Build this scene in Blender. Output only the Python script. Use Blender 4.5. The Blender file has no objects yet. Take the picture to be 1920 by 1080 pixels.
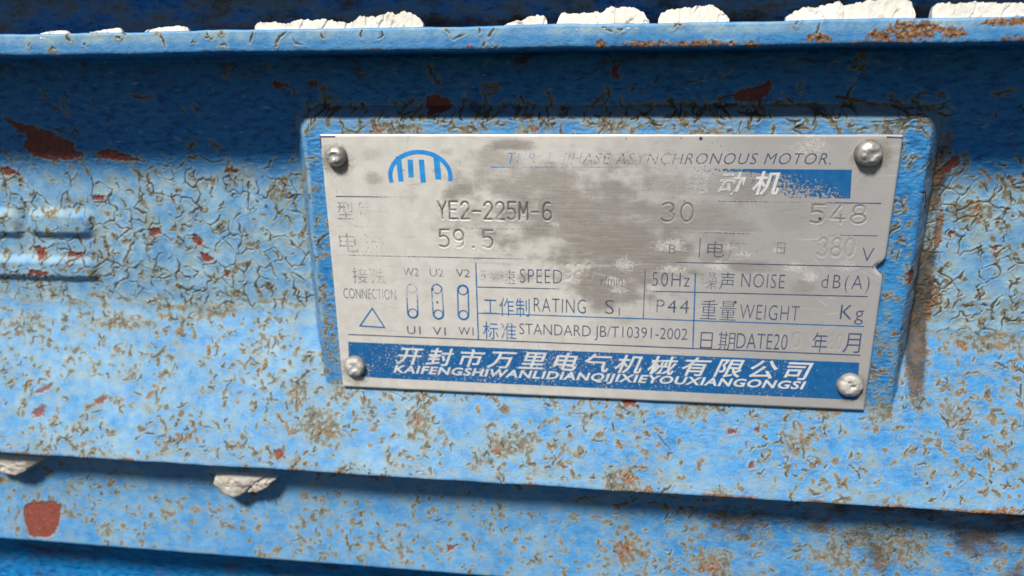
import bpy, math
import numpy as np
from mathutils import Matrix, Vector

# ------------------------------------------------------------------ camera, sky, sun, exposure
# All lengths below are millimetres in the frame of the nameplate: X right, Z up, D out of the
# motor towards the viewer; a world point is (X, -D, Z) / 1000.
MM = 0.001
scene = bpy.context.scene
COL = scene.collection
R_CAM = np.array([[0.99112638, -0.0140978, -0.1321732],
                  [0.02732191, -0.95152054, 0.30636934],
                  [-0.13008464, -0.30726196, -0.94269193]])      # rows: right, down, forward in (X, Z, D)
C_CAM = np.array([3.73872, 48.26191, 159.77715])
F_PX = 1416.63

def w(x, z, d):
    return Vector((x * MM, -d * MM, z * MM))

cam_data = bpy.data.cameras.new('camera')
cam = bpy.data.objects.new('camera', cam_data)
COL.objects.link(cam)
_r, _u, _f = (R_CAM[0], -R_CAM[1], R_CAM[2])
_m = Matrix.Identity(4)
for _i, _a in enumerate((_r, _u, -_f)):
    v = w(*_a) / MM
    for _k in range(3):
        _m[_k][_i] = v[_k]
_c = w(*C_CAM)
for _k in range(3):
    _m[_k][3] = _c[_k]
cam.matrix_world = _m
cam_data.sensor_width = 36.0
cam_data.lens = F_PX * 36.0 / 1920.0
cam_data.clip_start = 0.005
cam_data.clip_end = 100.0
cam_data.dof.use_dof = True
cam_data.dof.focus_distance = 0.152
cam_data.dof.aperture_fstop = 15.0
scene.camera = cam

SUN_DIR = Vector((-0.42, -1.0, 1.53)).normalized()
world = bpy.data.worlds.new('World')
scene.world = world
world.use_nodes = True
wn = world.node_tree.nodes
sky = wn.new('ShaderNodeTexSky')
sky.sky_type = 'NISHITA'
sky.sun_disc = False
sky.dust_density = 0.5
sky.sun_elevation = math.asin(SUN_DIR.z)
sky.sun_rotation = math.atan2(SUN_DIR.x, SUN_DIR.y)
wn['Background'].inputs['Strength'].default_value = 0.052
world.node_tree.links.new(sky.outputs[0], wn['Background'].inputs['Color'])
sun_data = bpy.data.lights.new('sun', 'SUN')
sun_data.energy = 5.0
sun_data.angle = math.radians(9.5)
sun_data.color = (1.0, 0.965, 0.90)
sun = bpy.data.objects.new('sun', sun_data)
COL.objects.link(sun)
sun.rotation_euler = SUN_DIR.to_track_quat('Z', 'Y').to_euler()
scene.view_settings.view_transform = 'Standard'
scene.view_settings.look = 'None'
scene.view_settings.exposure = 0.14
scene.view_settings.gamma = 1.0
scene.cycles.use_denoising = True

# ------------------------------------------------------------------ small maths
rng = np.random.default_rng(7)

def sstep(a, b, x):
    t = np.clip((x - a) / (b - a), 0, 1)
    return t * t * (3 - 2 * t)

_perm = {}
def noise(x, y, seed=0):
    if seed not in _perm:
        r = np.random.default_rng(1000 + seed)
        p = r.permutation(256)
        a = r.random(256) * 2 * np.pi
        _perm[seed] = (np.concatenate([p, p]), np.cos(a), np.sin(a))
    p, gx, gy = _perm[seed]
    xi = np.floor(x).astype(np.int64); yi = np.floor(y).astype(np.int64)
    xf = x - xi; yf = y - yi
    u = xf * xf * xf * (xf * (xf * 6 - 15) + 10)
    v = yf * yf * yf * (yf * (yf * 6 - 15) + 10)
    def g(i, j, dx, dy):
        k = p[p[(xi + i) & 255] + ((yi + j) & 255)]
        return gx[k] * dx + gy[k] * dy
    a = g(0, 0, xf, yf); b = g(1, 0, xf - 1, yf)
    c = g(0, 1, xf, yf - 1); d = g(1, 1, xf - 1, yf - 1)
    return (a + u * (b - a) + v * ((c + u * (d - c)) - (a + u * (b - a)))) * 1.5

def fbm(x, y, seed=0, octv=4, gain=0.5):
    s = 0; a = 1.0; t = 0
    for o in range(octv):
        s = s + a * noise(x * 2 ** o + 17.3 * o, y * 2 ** o - 9.1 * o, seed + o)
        t += a; a *= gain
    return s / t

def ray(px, py):
    d = R_CAM.T @ np.array([(px - 960) / F_PX, (py - 540) / F_PX, 1.0])
    return d / np.linalg.norm(d)

def on_plate(px, py, D=0.0):
    """millimetre position on the nameplate of a point measured in the photograph"""
    d = ray(px, py)
    k = (D - C_CAM[2]) / d[2]
    p = C_CAM + k * d
    return p[0], p[1]

# ------------------------------------------------------------------ materials
class NT:
    def __init__(self, name):
        self.m = bpy.data.materials.new(name)
        self.m.use_nodes = True
        self.t = self.m.node_tree
        self.b = self.t.nodes['Principled BSDF']
        self.out = self.t.nodes['Material Output']
    def n(self, kind, **kw):
        nd = self.t.nodes.new(kind)
        for k, v in kw.items():
            setattr(nd, k, v)
        return nd
    def l(self, a, b):
        self.t.links.new(a, b)
    def val(self, sock, v):
        if hasattr(v, 'links'):
            self.l(v, sock)
        else:
            sock.default_value = v
    def math(self, op, a, b=0.0, clamp=False):
        nd = self.n('ShaderNodeMath', operation=op, use_clamp=clamp)
        self.val(nd.inputs[0], a); self.val(nd.inputs[1], b)
        return nd.outputs[0]
    def mix(self, f, a, b, blend='MIX'):
        nd = self.n('ShaderNodeMix', data_type='RGBA', blend_type=blend)
        self.val(nd.inputs[0], f)
        for s, v in ((nd.inputs[6], a), (nd.inputs[7], b)):
            if isinstance(v, tuple):
                v = (*v, 1.0)
            self.val(s, v)
        return nd.outputs[2]
    def attr(self, name):
        return self.n('ShaderNodeAttribute', attribute_name=name).outputs['Fac']
    def coord(self, scale=(1000, 1000, 1000)):
        tc = self.n('ShaderNodeTexCoord')
        mp = self.n('ShaderNodeMapping')
        mp.inputs['Scale'].default_value = scale
        self.l(tc.outputs['Object'], mp.inputs['Vector'])
        return mp.outputs[0]
    def noise(self, scale, detail=3, rough=0.55, vec=None):
        nd = self.n('ShaderNodeTexNoise')
        nd.inputs['Scale'].default_value = scale
        nd.inputs['Detail'].default_value = detail
        nd.inputs['Roughness'].default_value = rough
        if vec is not None:
            self.l(vec, nd.inputs['Vector'])
        return nd.outputs['Fac']
    def ramp(self, f, a, b):
        nd = self.n('ShaderNodeMapRange')
        nd.interpolation_type = 'SMOOTHSTEP'
        self.val(nd.inputs['Value'], f)
        nd.inputs['From Min'].default_value = a
        nd.inputs['From Max'].default_value = b
        return nd.outputs[0]
    def bump(self, h, strength, dist=0.0002, prev=None):
        nd = self.n('ShaderNodeBump')
        nd.inputs['Strength'].default_value = strength
        nd.inputs['Distance'].default_value = dist
        self.l(h, nd.inputs['Height'])
        if prev is not None:
            self.l(prev, nd.inputs['Normal'])
        return nd.outputs[0]

def mat_paint():
    t = NT('weathered_blue_paint')
    v = t.coord()
    fine = t.noise(2.2, 4, 0.6, v)
    mid = t.noise(0.35, 4, 0.6, v)
    big = t.noise(0.09, 3, 0.5, v)
    vs = t.coord((260, 1000, 900))
    streak = t.noise(0.9, 4, 0.65, vs)
    blue = t.mix(t.ramp(big, 0.35, 0.65), (0.006, 0.178, 0.49), (0.013, 0.212, 0.53))
    blue = t.mix(t.math('MULTIPLY', t.ramp(mid, 0.60, 0.72), 0.7), blue, (0.008, 0.140, 0.45))
    ripple_shade = t.noise(0.75, 4, 0.65, t.coord((480, 1000, 1250)))  # light and dark of the paint ripples, put into the blue as mottling
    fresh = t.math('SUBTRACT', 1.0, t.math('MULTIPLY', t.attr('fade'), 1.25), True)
    blue = t.mix(t.math('MULTIPLY', t.math('MULTIPLY', t.ramp(ripple_shade, 0.48, 0.62), fresh), 0.7), blue, (0.030, 0.255, 0.54))
    blue = t.mix(t.math('MULTIPLY', t.math('MULTIPLY', t.ramp(ripple_shade, 0.48, 0.38), fresh), 0.85), blue, (0.003, 0.070, 0.22))
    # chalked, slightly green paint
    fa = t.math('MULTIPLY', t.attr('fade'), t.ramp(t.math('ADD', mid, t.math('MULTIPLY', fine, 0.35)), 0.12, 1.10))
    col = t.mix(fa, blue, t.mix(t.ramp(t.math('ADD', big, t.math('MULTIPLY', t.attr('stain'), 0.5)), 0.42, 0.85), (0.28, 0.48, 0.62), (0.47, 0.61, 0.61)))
    col = t.mix(t.math('MULTIPLY', t.ramp(streak, 0.58, 0.75), 0.12), col, (0.42, 0.58, 0.66))
    # ochre and olive stains
    sn = t.math('ADD', t.attr('stain'), t.math('MULTIPLY', t.math('SUBTRACT', t.math('ADD', t.math('MULTIPLY', fine, 0.55), t.math('MULTIPLY', t.noise(5.0, 3, 0.6, v), 0.45)), 0.5), 1.5))
    sm = t.math('MULTIPLY', t.ramp(sn, 0.12, 0.74), 0.90)
    core = t.mix(t.ramp(mid, 0.42, 0.60), (0.135, 0.112, 0.055), (0.215, 0.140, 0.066))
    scol = t.mix(t.ramp(sn, 0.40, 0.85), (0.285, 0.325, 0.245), core)
    col = t.mix(sm, col, scol)
    # red primer
    pcol = t.mix(t.ramp(fine, 0.35, 0.65), (0.165, 0.040, 0.030), (0.270, 0.072, 0.052))
    pcol = t.mix(t.math('MULTIPLY', t.ramp(t.noise(1.3, 4, 0.7, v), 0.52, 0.64), 0.5), pcol, (0.100, 0.070, 0.048))
    pcol = t.mix(t.math('MULTIPLY', t.ramp(t.noise(0.8, 4, 0.7, v), 0.54, 0.70), 0.6), pcol, (0.29, 0.125, 0.085))
    pm = t.ramp(t.attr('primer'), 0.35, 0.65)
    col = t.mix(pm, col, pcol)
    # rust scale
    rn = t.math('ADD', t.attr('rust'), t.math('MULTIPLY', t.math('SUBTRACT', fine, 0.5), 0.9))
    rm = t.ramp(rn, 0.38, 0.72)
    rcol = t.mix(t.ramp(fine, 0.38, 0.62), (0.095, 0.050, 0.030), (0.33, 0.165, 0.075))
    rcol = t.mix(t.ramp(t.noise(3.5, 2, 0.5, v), 0.60, 0.72), rcol, (0.50, 0.40, 0.32))
    col = t.mix(rm, col, rcol)
    # open cracks
    cm = t.ramp(t.attr('crack'), 0.25, 0.80)
    ccol = t.mix(t.ramp(mid, 0.42, 0.6), (0.062, 0.062, 0.046), (0.130, 0.085, 0.046))
    col = t.mix(cm, col, ccol)
    # caked dirt
    dn = t.math('ADD', t.attr('dirt'), t.math('MULTIPLY', t.math('SUBTRACT', fine, 0.5), 1.1))
    dm = t.math('MULTIPLY', t.ramp(dn, 0.25, 0.85), 0.92)
    col = t.mix(dm, col, t.mix(t.ramp(mid, 0.4, 0.6), (0.052, 0.046, 0.034), (0.125, 0.082, 0.050)))
    # thin scratches, and glints put into the colour as pale strokes
    col = t.mix(t.math('MULTIPLY', t.attr('scratch'), 0.8), col, (0.50, 0.56, 0.60))
    # pale grit, and glint flecks put into the colour
    gr = t.noise(5.0, 1, 0.5, v)
    col = t.mix(t.ramp(gr, 0.765, 0.80), col, (0.7, 0.72, 0.72))
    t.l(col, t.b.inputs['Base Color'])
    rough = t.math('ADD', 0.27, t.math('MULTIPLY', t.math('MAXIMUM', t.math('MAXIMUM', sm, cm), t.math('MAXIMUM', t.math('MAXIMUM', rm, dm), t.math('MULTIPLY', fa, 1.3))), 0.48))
    t.l(rough, t.b.inputs['Roughness'])
    t.b.inputs['Specular IOR Level'].default_value = 0.26
    n1 = t.bump(t.noise(1.1, 4, 0.6, t.coord((600, 1000, 1300))), 0.8, 0.0005)
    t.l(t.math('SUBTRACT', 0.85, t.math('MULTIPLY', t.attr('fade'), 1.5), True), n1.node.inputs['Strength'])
    n2 = t.bump(fine, 0.60, 0.00014, n1)
    n3 = t.bump(t.noise(4.5, 3, 0.7, v), 0.45, 0.00010, n2)
    t.l(n3, t.b.inputs['Normal'])
    return t.m

def mat_plate():
    t = NT('worn_aluminium')
    v = t.coord()
    vb = t.coord((120, 1000, 2600))
    brush = t.noise(1.0, 5, 0.7, vb)
    fine = t.noise(2.4, 5, 0.65, v)
    mid = t.noise(0.28, 5, 0.6, v)
    base = t.mix(t.ramp(mid, 0.35, 0.65), (0.70, 0.665, 0.61), (0.80, 0.765, 0.705))
    base = t.mix(t.math('MULTIPLY', t.ramp(brush, 0.40, 0.70), 0.28), base, (0.62, 0.58, 0.535))
    sheen_falloff = t.attr('sheen_falloff')
    base = t.mix(t.math('MULTIPLY', sheen_falloff, 0.9), base, (0.365, 0.355, 0.36))
    bn = t.math('ADD', t.attr('bare'), t.math('MULTIPLY', t.math('SUBTRACT', t.math('ADD', t.math('MULTIPLY', mid, 0.5), t.math('MULTIPLY', fine, 0.5)), 0.5), 0.8))
    bm = t.math('MULTIPLY', t.ramp(bn, 0.12, 0.85), 0.9)
    bcol = t.mix(t.ramp(brush, 0.35, 0.65), (0.255, 0.23, 0.205), (0.36, 0.325, 0.29))
    col = t.mix(bm, base, bcol)
    pn = t.math('ADD', t.attr('pale'), t.math('MULTIPLY', t.math('SUBTRACT', fine, 0.5), 1.5))
    pm = t.math('MULTIPLY', t.ramp(pn, 0.42, 0.85), 0.75)
    col = t.mix(pm, col, (0.72, 0.69, 0.635))
    gn = t.math('ADD', t.attr('grime'), t.math('MULTIPLY', t.math('SUBTRACT', fine, 0.5), 0.9))
    col = t.mix(t.math('MULTIPLY', t.ramp(gn, 0.35, 0.9), 0.85), col, (0.27, 0.235, 0.185))
    col = t.mix(t.math('MULTIPLY', t.attr('scratch'), 0.45), col, (0.80, 0.785, 0.76))
    col = t.mix(t.math('MULTIPLY', t.attr('scuff'), 0.40), col, (0.22, 0.20, 0.175))
    col = t.mix(t.ramp(t.attr('stamp'), 0.35, 0.95), col, (0.15, 0.14, 0.13))
    col = t.mix(t.attr('speck'), col, (0.012, 0.011, 0.010))
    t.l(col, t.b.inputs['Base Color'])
    t.b.inputs['Metallic'].default_value = 0.18
    t.l(t.math('ADD', 0.42, t.math('MULTIPLY', pm, 0.3)), t.b.inputs['Roughness'])
    n1 = t.bump(brush, 0.18, 0.00010)
    n2 = t.bump(t.math('ADD', t.math('MULTIPLY', pm, 0.7), t.math('MULTIPLY', fine, 0.3)), 0.30, 0.00012, n1)
    t.l(n2, t.b.inputs['Normal'])
    return t.m

def mat_ink(name, c0, c1, flake=0.55, sc=2.6):
    """printing ink, worn away where the ink attribute is low"""
    t = NT(name)
    v = t.coord()
    fine = t.noise(sc, 5, 0.7, v)
    mid = t.noise(0.5, 3, 0.6, v)
    t.l(t.mix(t.ramp(mid, 0.35, 0.65), c0, c1), t.b.inputs['Base Color'])
    t.b.inputs['Roughness'].default_value = 0.5
    k = t.math('ADD', t.attr('ink'), t.math('MULTIPLY', t.math('SUBTRACT', fine, 0.5), 2.0 * flake))
    a = t.ramp(k, 0.28, 0.62)
    tr = t.n('ShaderNodeBsdfTransparent')
    mx = t.n('ShaderNodeMixShader')
    t.l(a, mx.inputs[0]); t.l(tr.outputs[0], mx.inputs[1]); t.l(t.b.outputs[0], mx.inputs[2])
    t.l(mx.outputs[0], t.out.inputs['Surface'])
    return t.m

def mat_simple(name, c0, c1, c2, rough, metal, sc=1.5, bump=0.4):
    t = NT(name)
    v = t.coord()
    a = t.noise(sc, 5, 0.65, v)
    b = t.noise(sc * 0.3, 3, 0.5, v)
    c = t.mix(t.ramp(b, 0.38, 0.62), c0, c1)
    t.l(t.mix(t.ramp(a, 0.56, 0.72), c, c2), t.b.inputs['Base Color'])
    t.b.inputs['Roughness'].default_value = rough
    t.b.inputs['Metallic'].default_value = metal
    t.l(t.bump(a, bump, 0.0002), t.b.inputs['Normal'])
    return t.m

M_PAINT = mat_paint()
M_PLATE = mat_plate()
M_NAVY = mat_ink('navy_ink', (0.050, 0.070, 0.150), (0.090, 0.115, 0.190), 0.70)
M_GREY = mat_ink('faded_ink', (0.10, 0.115, 0.15), (0.13, 0.145, 0.165), 0.45)
M_BLUE = mat_ink('blue_ink', (0.012, 0.130, 0.36), (0.02, 0.165, 0.42), 0.48)
M_BAND = mat_ink('blue_band_ink', (0.006, 0.105, 0.31), (0.010, 0.13, 0.35), 1.25, 1.7)
M_CYAN = mat_ink('bright_blue_ink', (0.015, 0.25, 0.66), (0.03, 0.31, 0.72), 0.35)
M_WHITE = mat_ink('bare_lettering', (0.60, 0.60, 0.60), (0.70, 0.70, 0.69), 0.38)
def mat_rivet(name, c0, c1, c2, rough, metal, sc, bump):
    m = mat_simple(name, c0, c1, c2, rough, metal, sc, bump)
    nt = m.node_tree
    b = nt.nodes['Principled BSDF']
    src = b.inputs['Base Color'].links[0].from_socket
    at = nt.nodes.new('ShaderNodeAttribute'); at.attribute_name = 'dirt'
    mx = nt.nodes.new('ShaderNodeMix'); mx.data_type = 'RGBA'
    nt.links.new(at.outputs['Fac'], mx.inputs[0]); nt.links.new(src, mx.inputs[6])
    mx.inputs[7].default_value = (0.17, 0.145, 0.115, 1)
    nt.links.new(mx.outputs[2], b.inputs['Base Color'])
    return m

M_RIVET = mat_rivet('rivet_aluminium', (0.42, 0.40, 0.375), (0.52, 0.50, 0.47), (0.22, 0.20, 0.18), 0.45, 0.45, 1.2, 0.35)
M_RIVET_PALE = mat_rivet('chalky_rivet', (0.50, 0.475, 0.44), (0.60, 0.575, 0.535), (0.30, 0.275, 0.245), 0.62, 0.2, 1.4, 0.6)
M_FILLER = mat_simple('cream_filler', (0.70, 0.655, 0.57), (0.76, 0.72, 0.645), (0.56, 0.50, 0.40), 0.85, 0.0, 0.9, 0.5)
M_PUTTY = mat_simple('grey_putty', (0.50, 0.455, 0.40), (0.58, 0.53, 0.47), (0.36, 0.31, 0.26), 0.85, 0.0, 0.9, 0.7)

# ------------------------------------------------------------------ mesh helpers
def mesh_object(name, verts, faces, mat, parent, attrs=None, normals=None, smooth=True):
    me = bpy.data.meshes.new(name)
    verts = np.asarray(verts, np.float32)
    faces = np.asarray(faces, np.int32)
    k = faces.shape[1]
    me.vertices.add(len(verts)); me.vertices.foreach_set('co', (verts * MM).ravel())
    me.loops.add(faces.size); me.loops.foreach_set('vertex_index', faces.ravel())
    me.polygons.add(len(faces))
    me.polygons.foreach_set('loop_start', np.arange(0, faces.size, k, dtype=np.int32))
    me.polygons.foreach_set('loop_total', np.full(len(faces), k, np.int32))
    me.polygons.foreach_set('use_smooth', np.full(len(faces), smooth, bool))
    me.update(calc_edges=True)
    for n, a in (attrs or {}).items():
        at = me.attributes.new(n, 'FLOAT', 'POINT')
        at.data.foreach_set('value', np.asarray(a, np.float32))
    if normals is not None:
        me.normals_split_custom_set_from_vertices(np.asarray(normals, np.float32))
    me.materials.append(mat)
    o = bpy.data.objects.new(name, me)
    COL.objects.link(o)
    o.parent = parent
    return o

def xyz(x, z, d):
    return np.stack([x, -d, z], -1)

def empty(name, loc, label, category):
    o = bpy.data.objects.new(name, None)
    COL.objects.link(o)
    o.location = loc
    o.empty_display_size = 0.02
    o['label'] = label
    o['category'] = category
    return o

motor = empty('electric_motor', (0, 0, 0),
              'ribbed cast electric motor side in cracked rusting blue paint behind the metal plate', 'motor')
plate_root = empty('nameplate', (0, 0, 0),
                   'worn aluminium rating plate riveted to the blue motor, blue print half rubbed away', 'nameplate')

# ------------------------------------------------------------------ motor casting: one profile swept along X
CORNERS = [  # Z, D, rounding, row spacing of the stretch that follows
    (190, -9.5, 0, 4.0), (94, -9.5, 2.0, 3.0), (92, 6, 1.0, 3.0), (62.5, 6, 1.0, 1.5), (61.0, -9.5, 1.0, 0.25), (51.5, -9.5, 1.0, 1.5),  # overhang above the view is unseen, shaped to shade the recessed panel
    (51.7, 8.0, 0.5, 0.17), (47.3, 8.0, 0.7, 1.2), (46.2, -9.5, 2.0, 0.2),
    (-14.0, -9.5, 3.0, 0.2), (-49.2, 8.2, 0.6, 0.3), (-50.3, 4.8, 1.0, 0.22), (-60.5, 0.2, 7.5, 0.22),
    (-78.0, 5.0, 0.6, 0.4), (-79.2, 1.5, 1.0, 0.4), (-92, -5.0, 6.0, 0.6), (-112, 0.0, 0.8, 1.0), (-115, -10, 1.5, 2.0), (-150, -4, 1.0, 2.0), (-153, -14, 2.0, 4.0), (-230, -14, 0, 4.0)]

def build_profile():
    pts = []; tag = []
    n = len(CORNERS)
    C = np.array([c[:2] for c in CORNERS], float)
    def trim(i, j):
        r = CORNERS[i][2]
        d = C[j] - C[i]; L = np.linalg.norm(d)
        return C[i] + d / L * min(r, L * 0.45)
    for i in range(n - 1):
        a = trim(i, i + 1) if i else C[0]
        b = trim(i + 1, i) if i < n - 2 else C[-1]
        if i:
            p0 = trim(i, i - 1)
            m = max(3, int(np.linalg.norm(a - p0) / 0.22))
            for k in range(m):
                u = k / m
                pts.append((1 - u) ** 2 * p0 + 2 * u * (1 - u) * C[i] + u * u * a); tag.append(i - 1 if u < .5 else i)
        m = max(1, int(round(np.linalg.norm(b - a) / CORNERS[i][3])))
        for k in range(m):
            pts.append(a + (b - a) * k / m); tag.append(i)
    pts.append(C[-1]); tag.append(n - 2)
    return np.array(pts), np.array(tag)

PROF, PTAG = build_profile()
PTAG = PTAG - 2
S = np.concatenate([[0], np.cumsum(np.linalg.norm(np.diff(PROF, axis=0), axis=1))])
_t = np.gradient(PROF, axis=0)
_t /= np.linalg.norm(_t, axis=1)[:, None]
PN = np.stack([_t[:, 1], -_t[:, 0]], 1)           # (nZ, nD), pointing outwards
XS = np.concatenate([np.arange(-330, -186, 3.0), np.arange(-186, -172, 0.6), np.arange(-172, -100, 0.22), np.arange(-100, 106, 0.2), np.arange(106, 120, 0.6), np.arange(120, 250, 3.0)])
NX, NS = len(XS), len(S)

def on_cast(px, py):
    """(X, S) on the swept casting of a point measured in the photograph"""
    d = ray(px, py)
    a = PROF[:-1]; b = PROF[1:]
    # plane through each strip, X free
    nz = b[:, 1] - a[:, 1]; nd = -(b[:, 0] - a[:, 0])
    den = d[1] * nz + d[2] * nd
    den = np.where(np.abs(den) < 1e-9, 1e-9, den)
    k = ((a[:, 0] - C_CAM[1]) * nz + (a[:, 1] - C_CAM[2]) * nd) / den
    pz = C_CAM[1] + k * d[1]; pd = C_CAM[2] + k * d[2]
    L2 = (b[:, 0] - a[:, 0]) ** 2 + (b[:, 1] - a[:, 1]) ** 2
    u = ((pz - a[:, 0]) * (b[:, 0] - a[:, 0]) + (pd - a[:, 1]) * (b[:, 1] - a[:, 1])) / L2
    ok = (u >= -1e-3) & (u <= 1.001) & (k > 0)
    if not ok.any():
        return None
    i = np.where(ok)[0][np.argmin(k[ok])]
    return C_CAM[0] + k[i] * d[0], S[i] + np.clip(u[i], 0, 1) * (S[i + 1] - S[i])

F = {k: np.zeros((NS, NX), np.float32) for k in ('h', 'crack', 'primer', 'rust', 'stain', 'fade', 'dirt', 'scratch')}
GX, GS = np.meshgrid(XS, S)
GZ = np.repeat(PROF[:, 0][:, None], NX, 1)
LABEL = np.zeros((NS, NX), np.int32)

def win(x0, x1, s0, s1):
    i0, i1 = np.searchsorted(XS, (x0, x1)); j0, j1 = np.searchsorted(S, (s0, s1))
    return slice(j0, j1), slice(i0, i1)

def seg_dist(X, Y, pts):
    best = np.full(X.shape, 1e9); along = np.zeros(X.shape)
    tot = 0; ls = [np.hypot(*(np.subtract(pts[i + 1], pts[i]))) for i in range(len(pts) - 1)]
    T = sum(ls) + 1e-9
    for i in range(len(pts) - 1):
        ax, ay = pts[i]; bx, by = pts[i + 1]
        dx, dy = bx - ax, by - ay
        L2 = dx * dx + dy * dy + 1e-12
        u = np.clip(((X - ax) * dx + (Y - ay) * dy) / L2, 0, 1)
        d = np.hypot(X - ax - u * dx, Y - ay - u * dy)
        m = d < best
        best = np.where(m, d, best)
        along = np.where(m, (tot + u * ls[i]) / T, along)
        tot += ls[i]
    return best, along

def stroke(pts, width, depth=0.10, lip=0.07, stain=0.6, halo=0.7, dark=1.0, red=0.0):
    pts = np.asarray(pts)
    m = halo * 2.2 + width
    sl = win(pts[:, 0].min() - m, pts[:, 0].max() + m, pts[:, 1].min() - m, pts[:, 1].max() + m)
    X = GX[sl]; Y = GS[sl]
    if X.size == 0:
        return
    wob = 0.14
    Xw = X + wob * noise(X * 1.7, Y * 1.7, 31); Yw = Y + wob * noise(X * 1.7 + 50, Y * 1.7, 32)
    d, u = seg_dist(Xw, Yw, pts)
    ww = width * np.sin(np.pi * np.clip(u * 0.90 + 0.04, 0, 1) ** 0.65) ** 1.1
    c = (1 - sstep(ww * 0.55, ww * 1.15 + 0.11, d)) * sstep(0, .12, u) * sstep(1.0, .88, u)
    F['crack'][sl] = np.maximum(F['crack'][sl], c * dark)
    F['primer'][sl] = np.maximum(F['primer'][sl], red * c)
    F['h'][sl] -= depth * c
    # one edge of the paint curls up
    side = (Yw - (pts[0, 1] + (pts[-1, 1] - pts[0, 1]) * u)) > 0
    F['h'][sl] += lip * np.exp(-((d - ww - 0.25) / 0.28) ** 2) * np.where(side, 1.0, 0.35)
    F['stain'][sl] = np.maximum(F['stain'][sl], stain * np.exp(-(d / halo) ** 2) * np.clip(.85 + 1.3 * noise(X * .9, Y * .9, 33), 0, 1.2))

def random_stroke(x, s, L, width, **kw):
    a = rng.uniform(0, 2 * np.pi)
    k = rng.normal(0, 0.10)
    pts = [(x, s)]
    n = 5
    for i in range(n):
        a += k + rng.normal(0, 0.12) + (rng.normal(0, .55) if i == 2 else 0)
        pts.append((pts[-1][0] + L / n * math.cos(a), pts[-1][1] + L / n * math.sin(a)))
    stroke(pts, width, **kw)
    if rng.random() < 0.30:
        q = pts[rng.integers(1, n)]
        a2 = a + rng.choice([-1, 1]) * rng.uniform(0.9, 1.9)
        L2 = L * rng.uniform(0.3, 0.6)
        stroke([q, (q[0] + L2 / 2 * math.cos(a2), q[1] + L2 / 2 * math.sin(a2)), (q[0] + L2 * math.cos(a2 + .3), q[1] + L2 * math.sin(a2 + .3))], width * 0.8, **kw)

def blob(field, x, s, rx, rs, amt, nz=0.75, sc=0.30, rot=0.0):
    R = max(rx, rs) * 2.0
    sl = win(x - R, x + R, s - R, s + R)
    X = GX[sl] - x; Y = GS[sl] - s
    if X.size == 0:
        return
    c, sn = math.cos(rot), math.sin(rot)
    r = np.hypot((X * c + Y * sn) / rx, (-X * sn + Y * c) / rs) + nz * fbm(GX[sl] * sc, GS[sl] * sc, 40, 4, 0.6)
    F[field][sl] = np.maximum(F[field][sl], amt * (1 - sstep(0.45, 1.30, r)) * np.clip((0.90 if rx < 2.5 else 0.80) + (0.8 if rx < 2.5 else 1.5) * fbm(GX[sl] * 0.8, GS[sl] * 0.8, 46, 4, 0.7), 0.1, 1.15))

def patch(poly, field='primer', depth=0.18, lip=0.10, rough=1.1, amt=1.0, label=0, edge=0.25):
    """a flake of paint that is gone: outline in (X, S), recessed, its rim slightly lifted"""
    poly = np.asarray(poly)
    m = 1.5
    sl = win(poly[:, 0].min() - m, poly[:, 0].max() + m, poly[:, 1].min() - m, poly[:, 1].max() + m)
    X = GX[sl]; Y = GS[sl]
    if X.size == 0:
        return
    Xw = X + rough * fbm(X * 0.7, Y * 0.7, 51, 5, .65); Yw = Y + rough * fbm(X * 0.7 + 40, Y * 0.7, 55, 5, .65)
    d, _ = seg_dist(Xw, Yw, np.vstack([poly, poly[:1]]))
    ins = np.zeros(X.shape, bool)
    for (ax, ay), (bx, by) in zip(poly, np.roll(poly, -1, 0)):
        cr = ((ay > Yw) != (by > Yw))
        ins ^= cr & (Xw < (bx - ax) * (Yw - ay) / (by - ay + 1e-12) + ax)
    sd = np.where(ins, -d, d)
    k = 1 - sstep(-edge, edge, sd)
    F[field][sl] = np.maximum(F[field][sl], k * amt)
    F['crack'][sl] *= (1 - k)
    F['h'][sl] += -depth * k + lip * np.exp(-((sd - 0.35) / 0.25) ** 2)
    F['crack'][sl] = np.maximum(F['crack'][sl], 0.75 * np.exp(-((sd - 0.02) / 0.11) ** 2) * (noise(X * .6, Y * .6, 60) > -0.1))
    F['stain'][sl] = np.maximum(F['stain'][sl], 0.55 * np.exp(-(np.maximum(sd, 0) / 0.6) ** 2) * (sd > 0))
    if label:
        LABEL[sl] = np.where(sd < 0.1, label, LABEL[sl])

def px_poly(pts):
    out = [on_cast(*p) for p in pts]
    return np.array([p for p in out if p is not None])

# --- the raised pad that carries the nameplate, grown out of the side panel
def pad_depth(x, z):
    cx, hx = 0.7, 65.2
    top, bot = 33.2, -70.0
    cz, hz = (top + bot) / 2, (top - bot) / 2
    r = 3.0
    qx = np.abs(x - cx) - hx + r; qz = np.abs(z - cz) - hz + r
    qz = np.where((z > cz) & (qz > r), r + (qz - r) * 2.2, qz)
    sd = np.hypot(np.maximum(qx, 0), np.maximum(qz, 0)) + np.minimum(np.maximum(qx, qz), 0) - r
    sd = sd + 0.55 * fbm(x * 0.10, z * 0.10, 70, 5, .6)
    return -1.15 - 9.2 * np.clip((sd + 0.2) / 5.4, 0, 1) ** 1.15 - 0.25 * sstep(-1.2, 0.3, sd), sd

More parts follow.
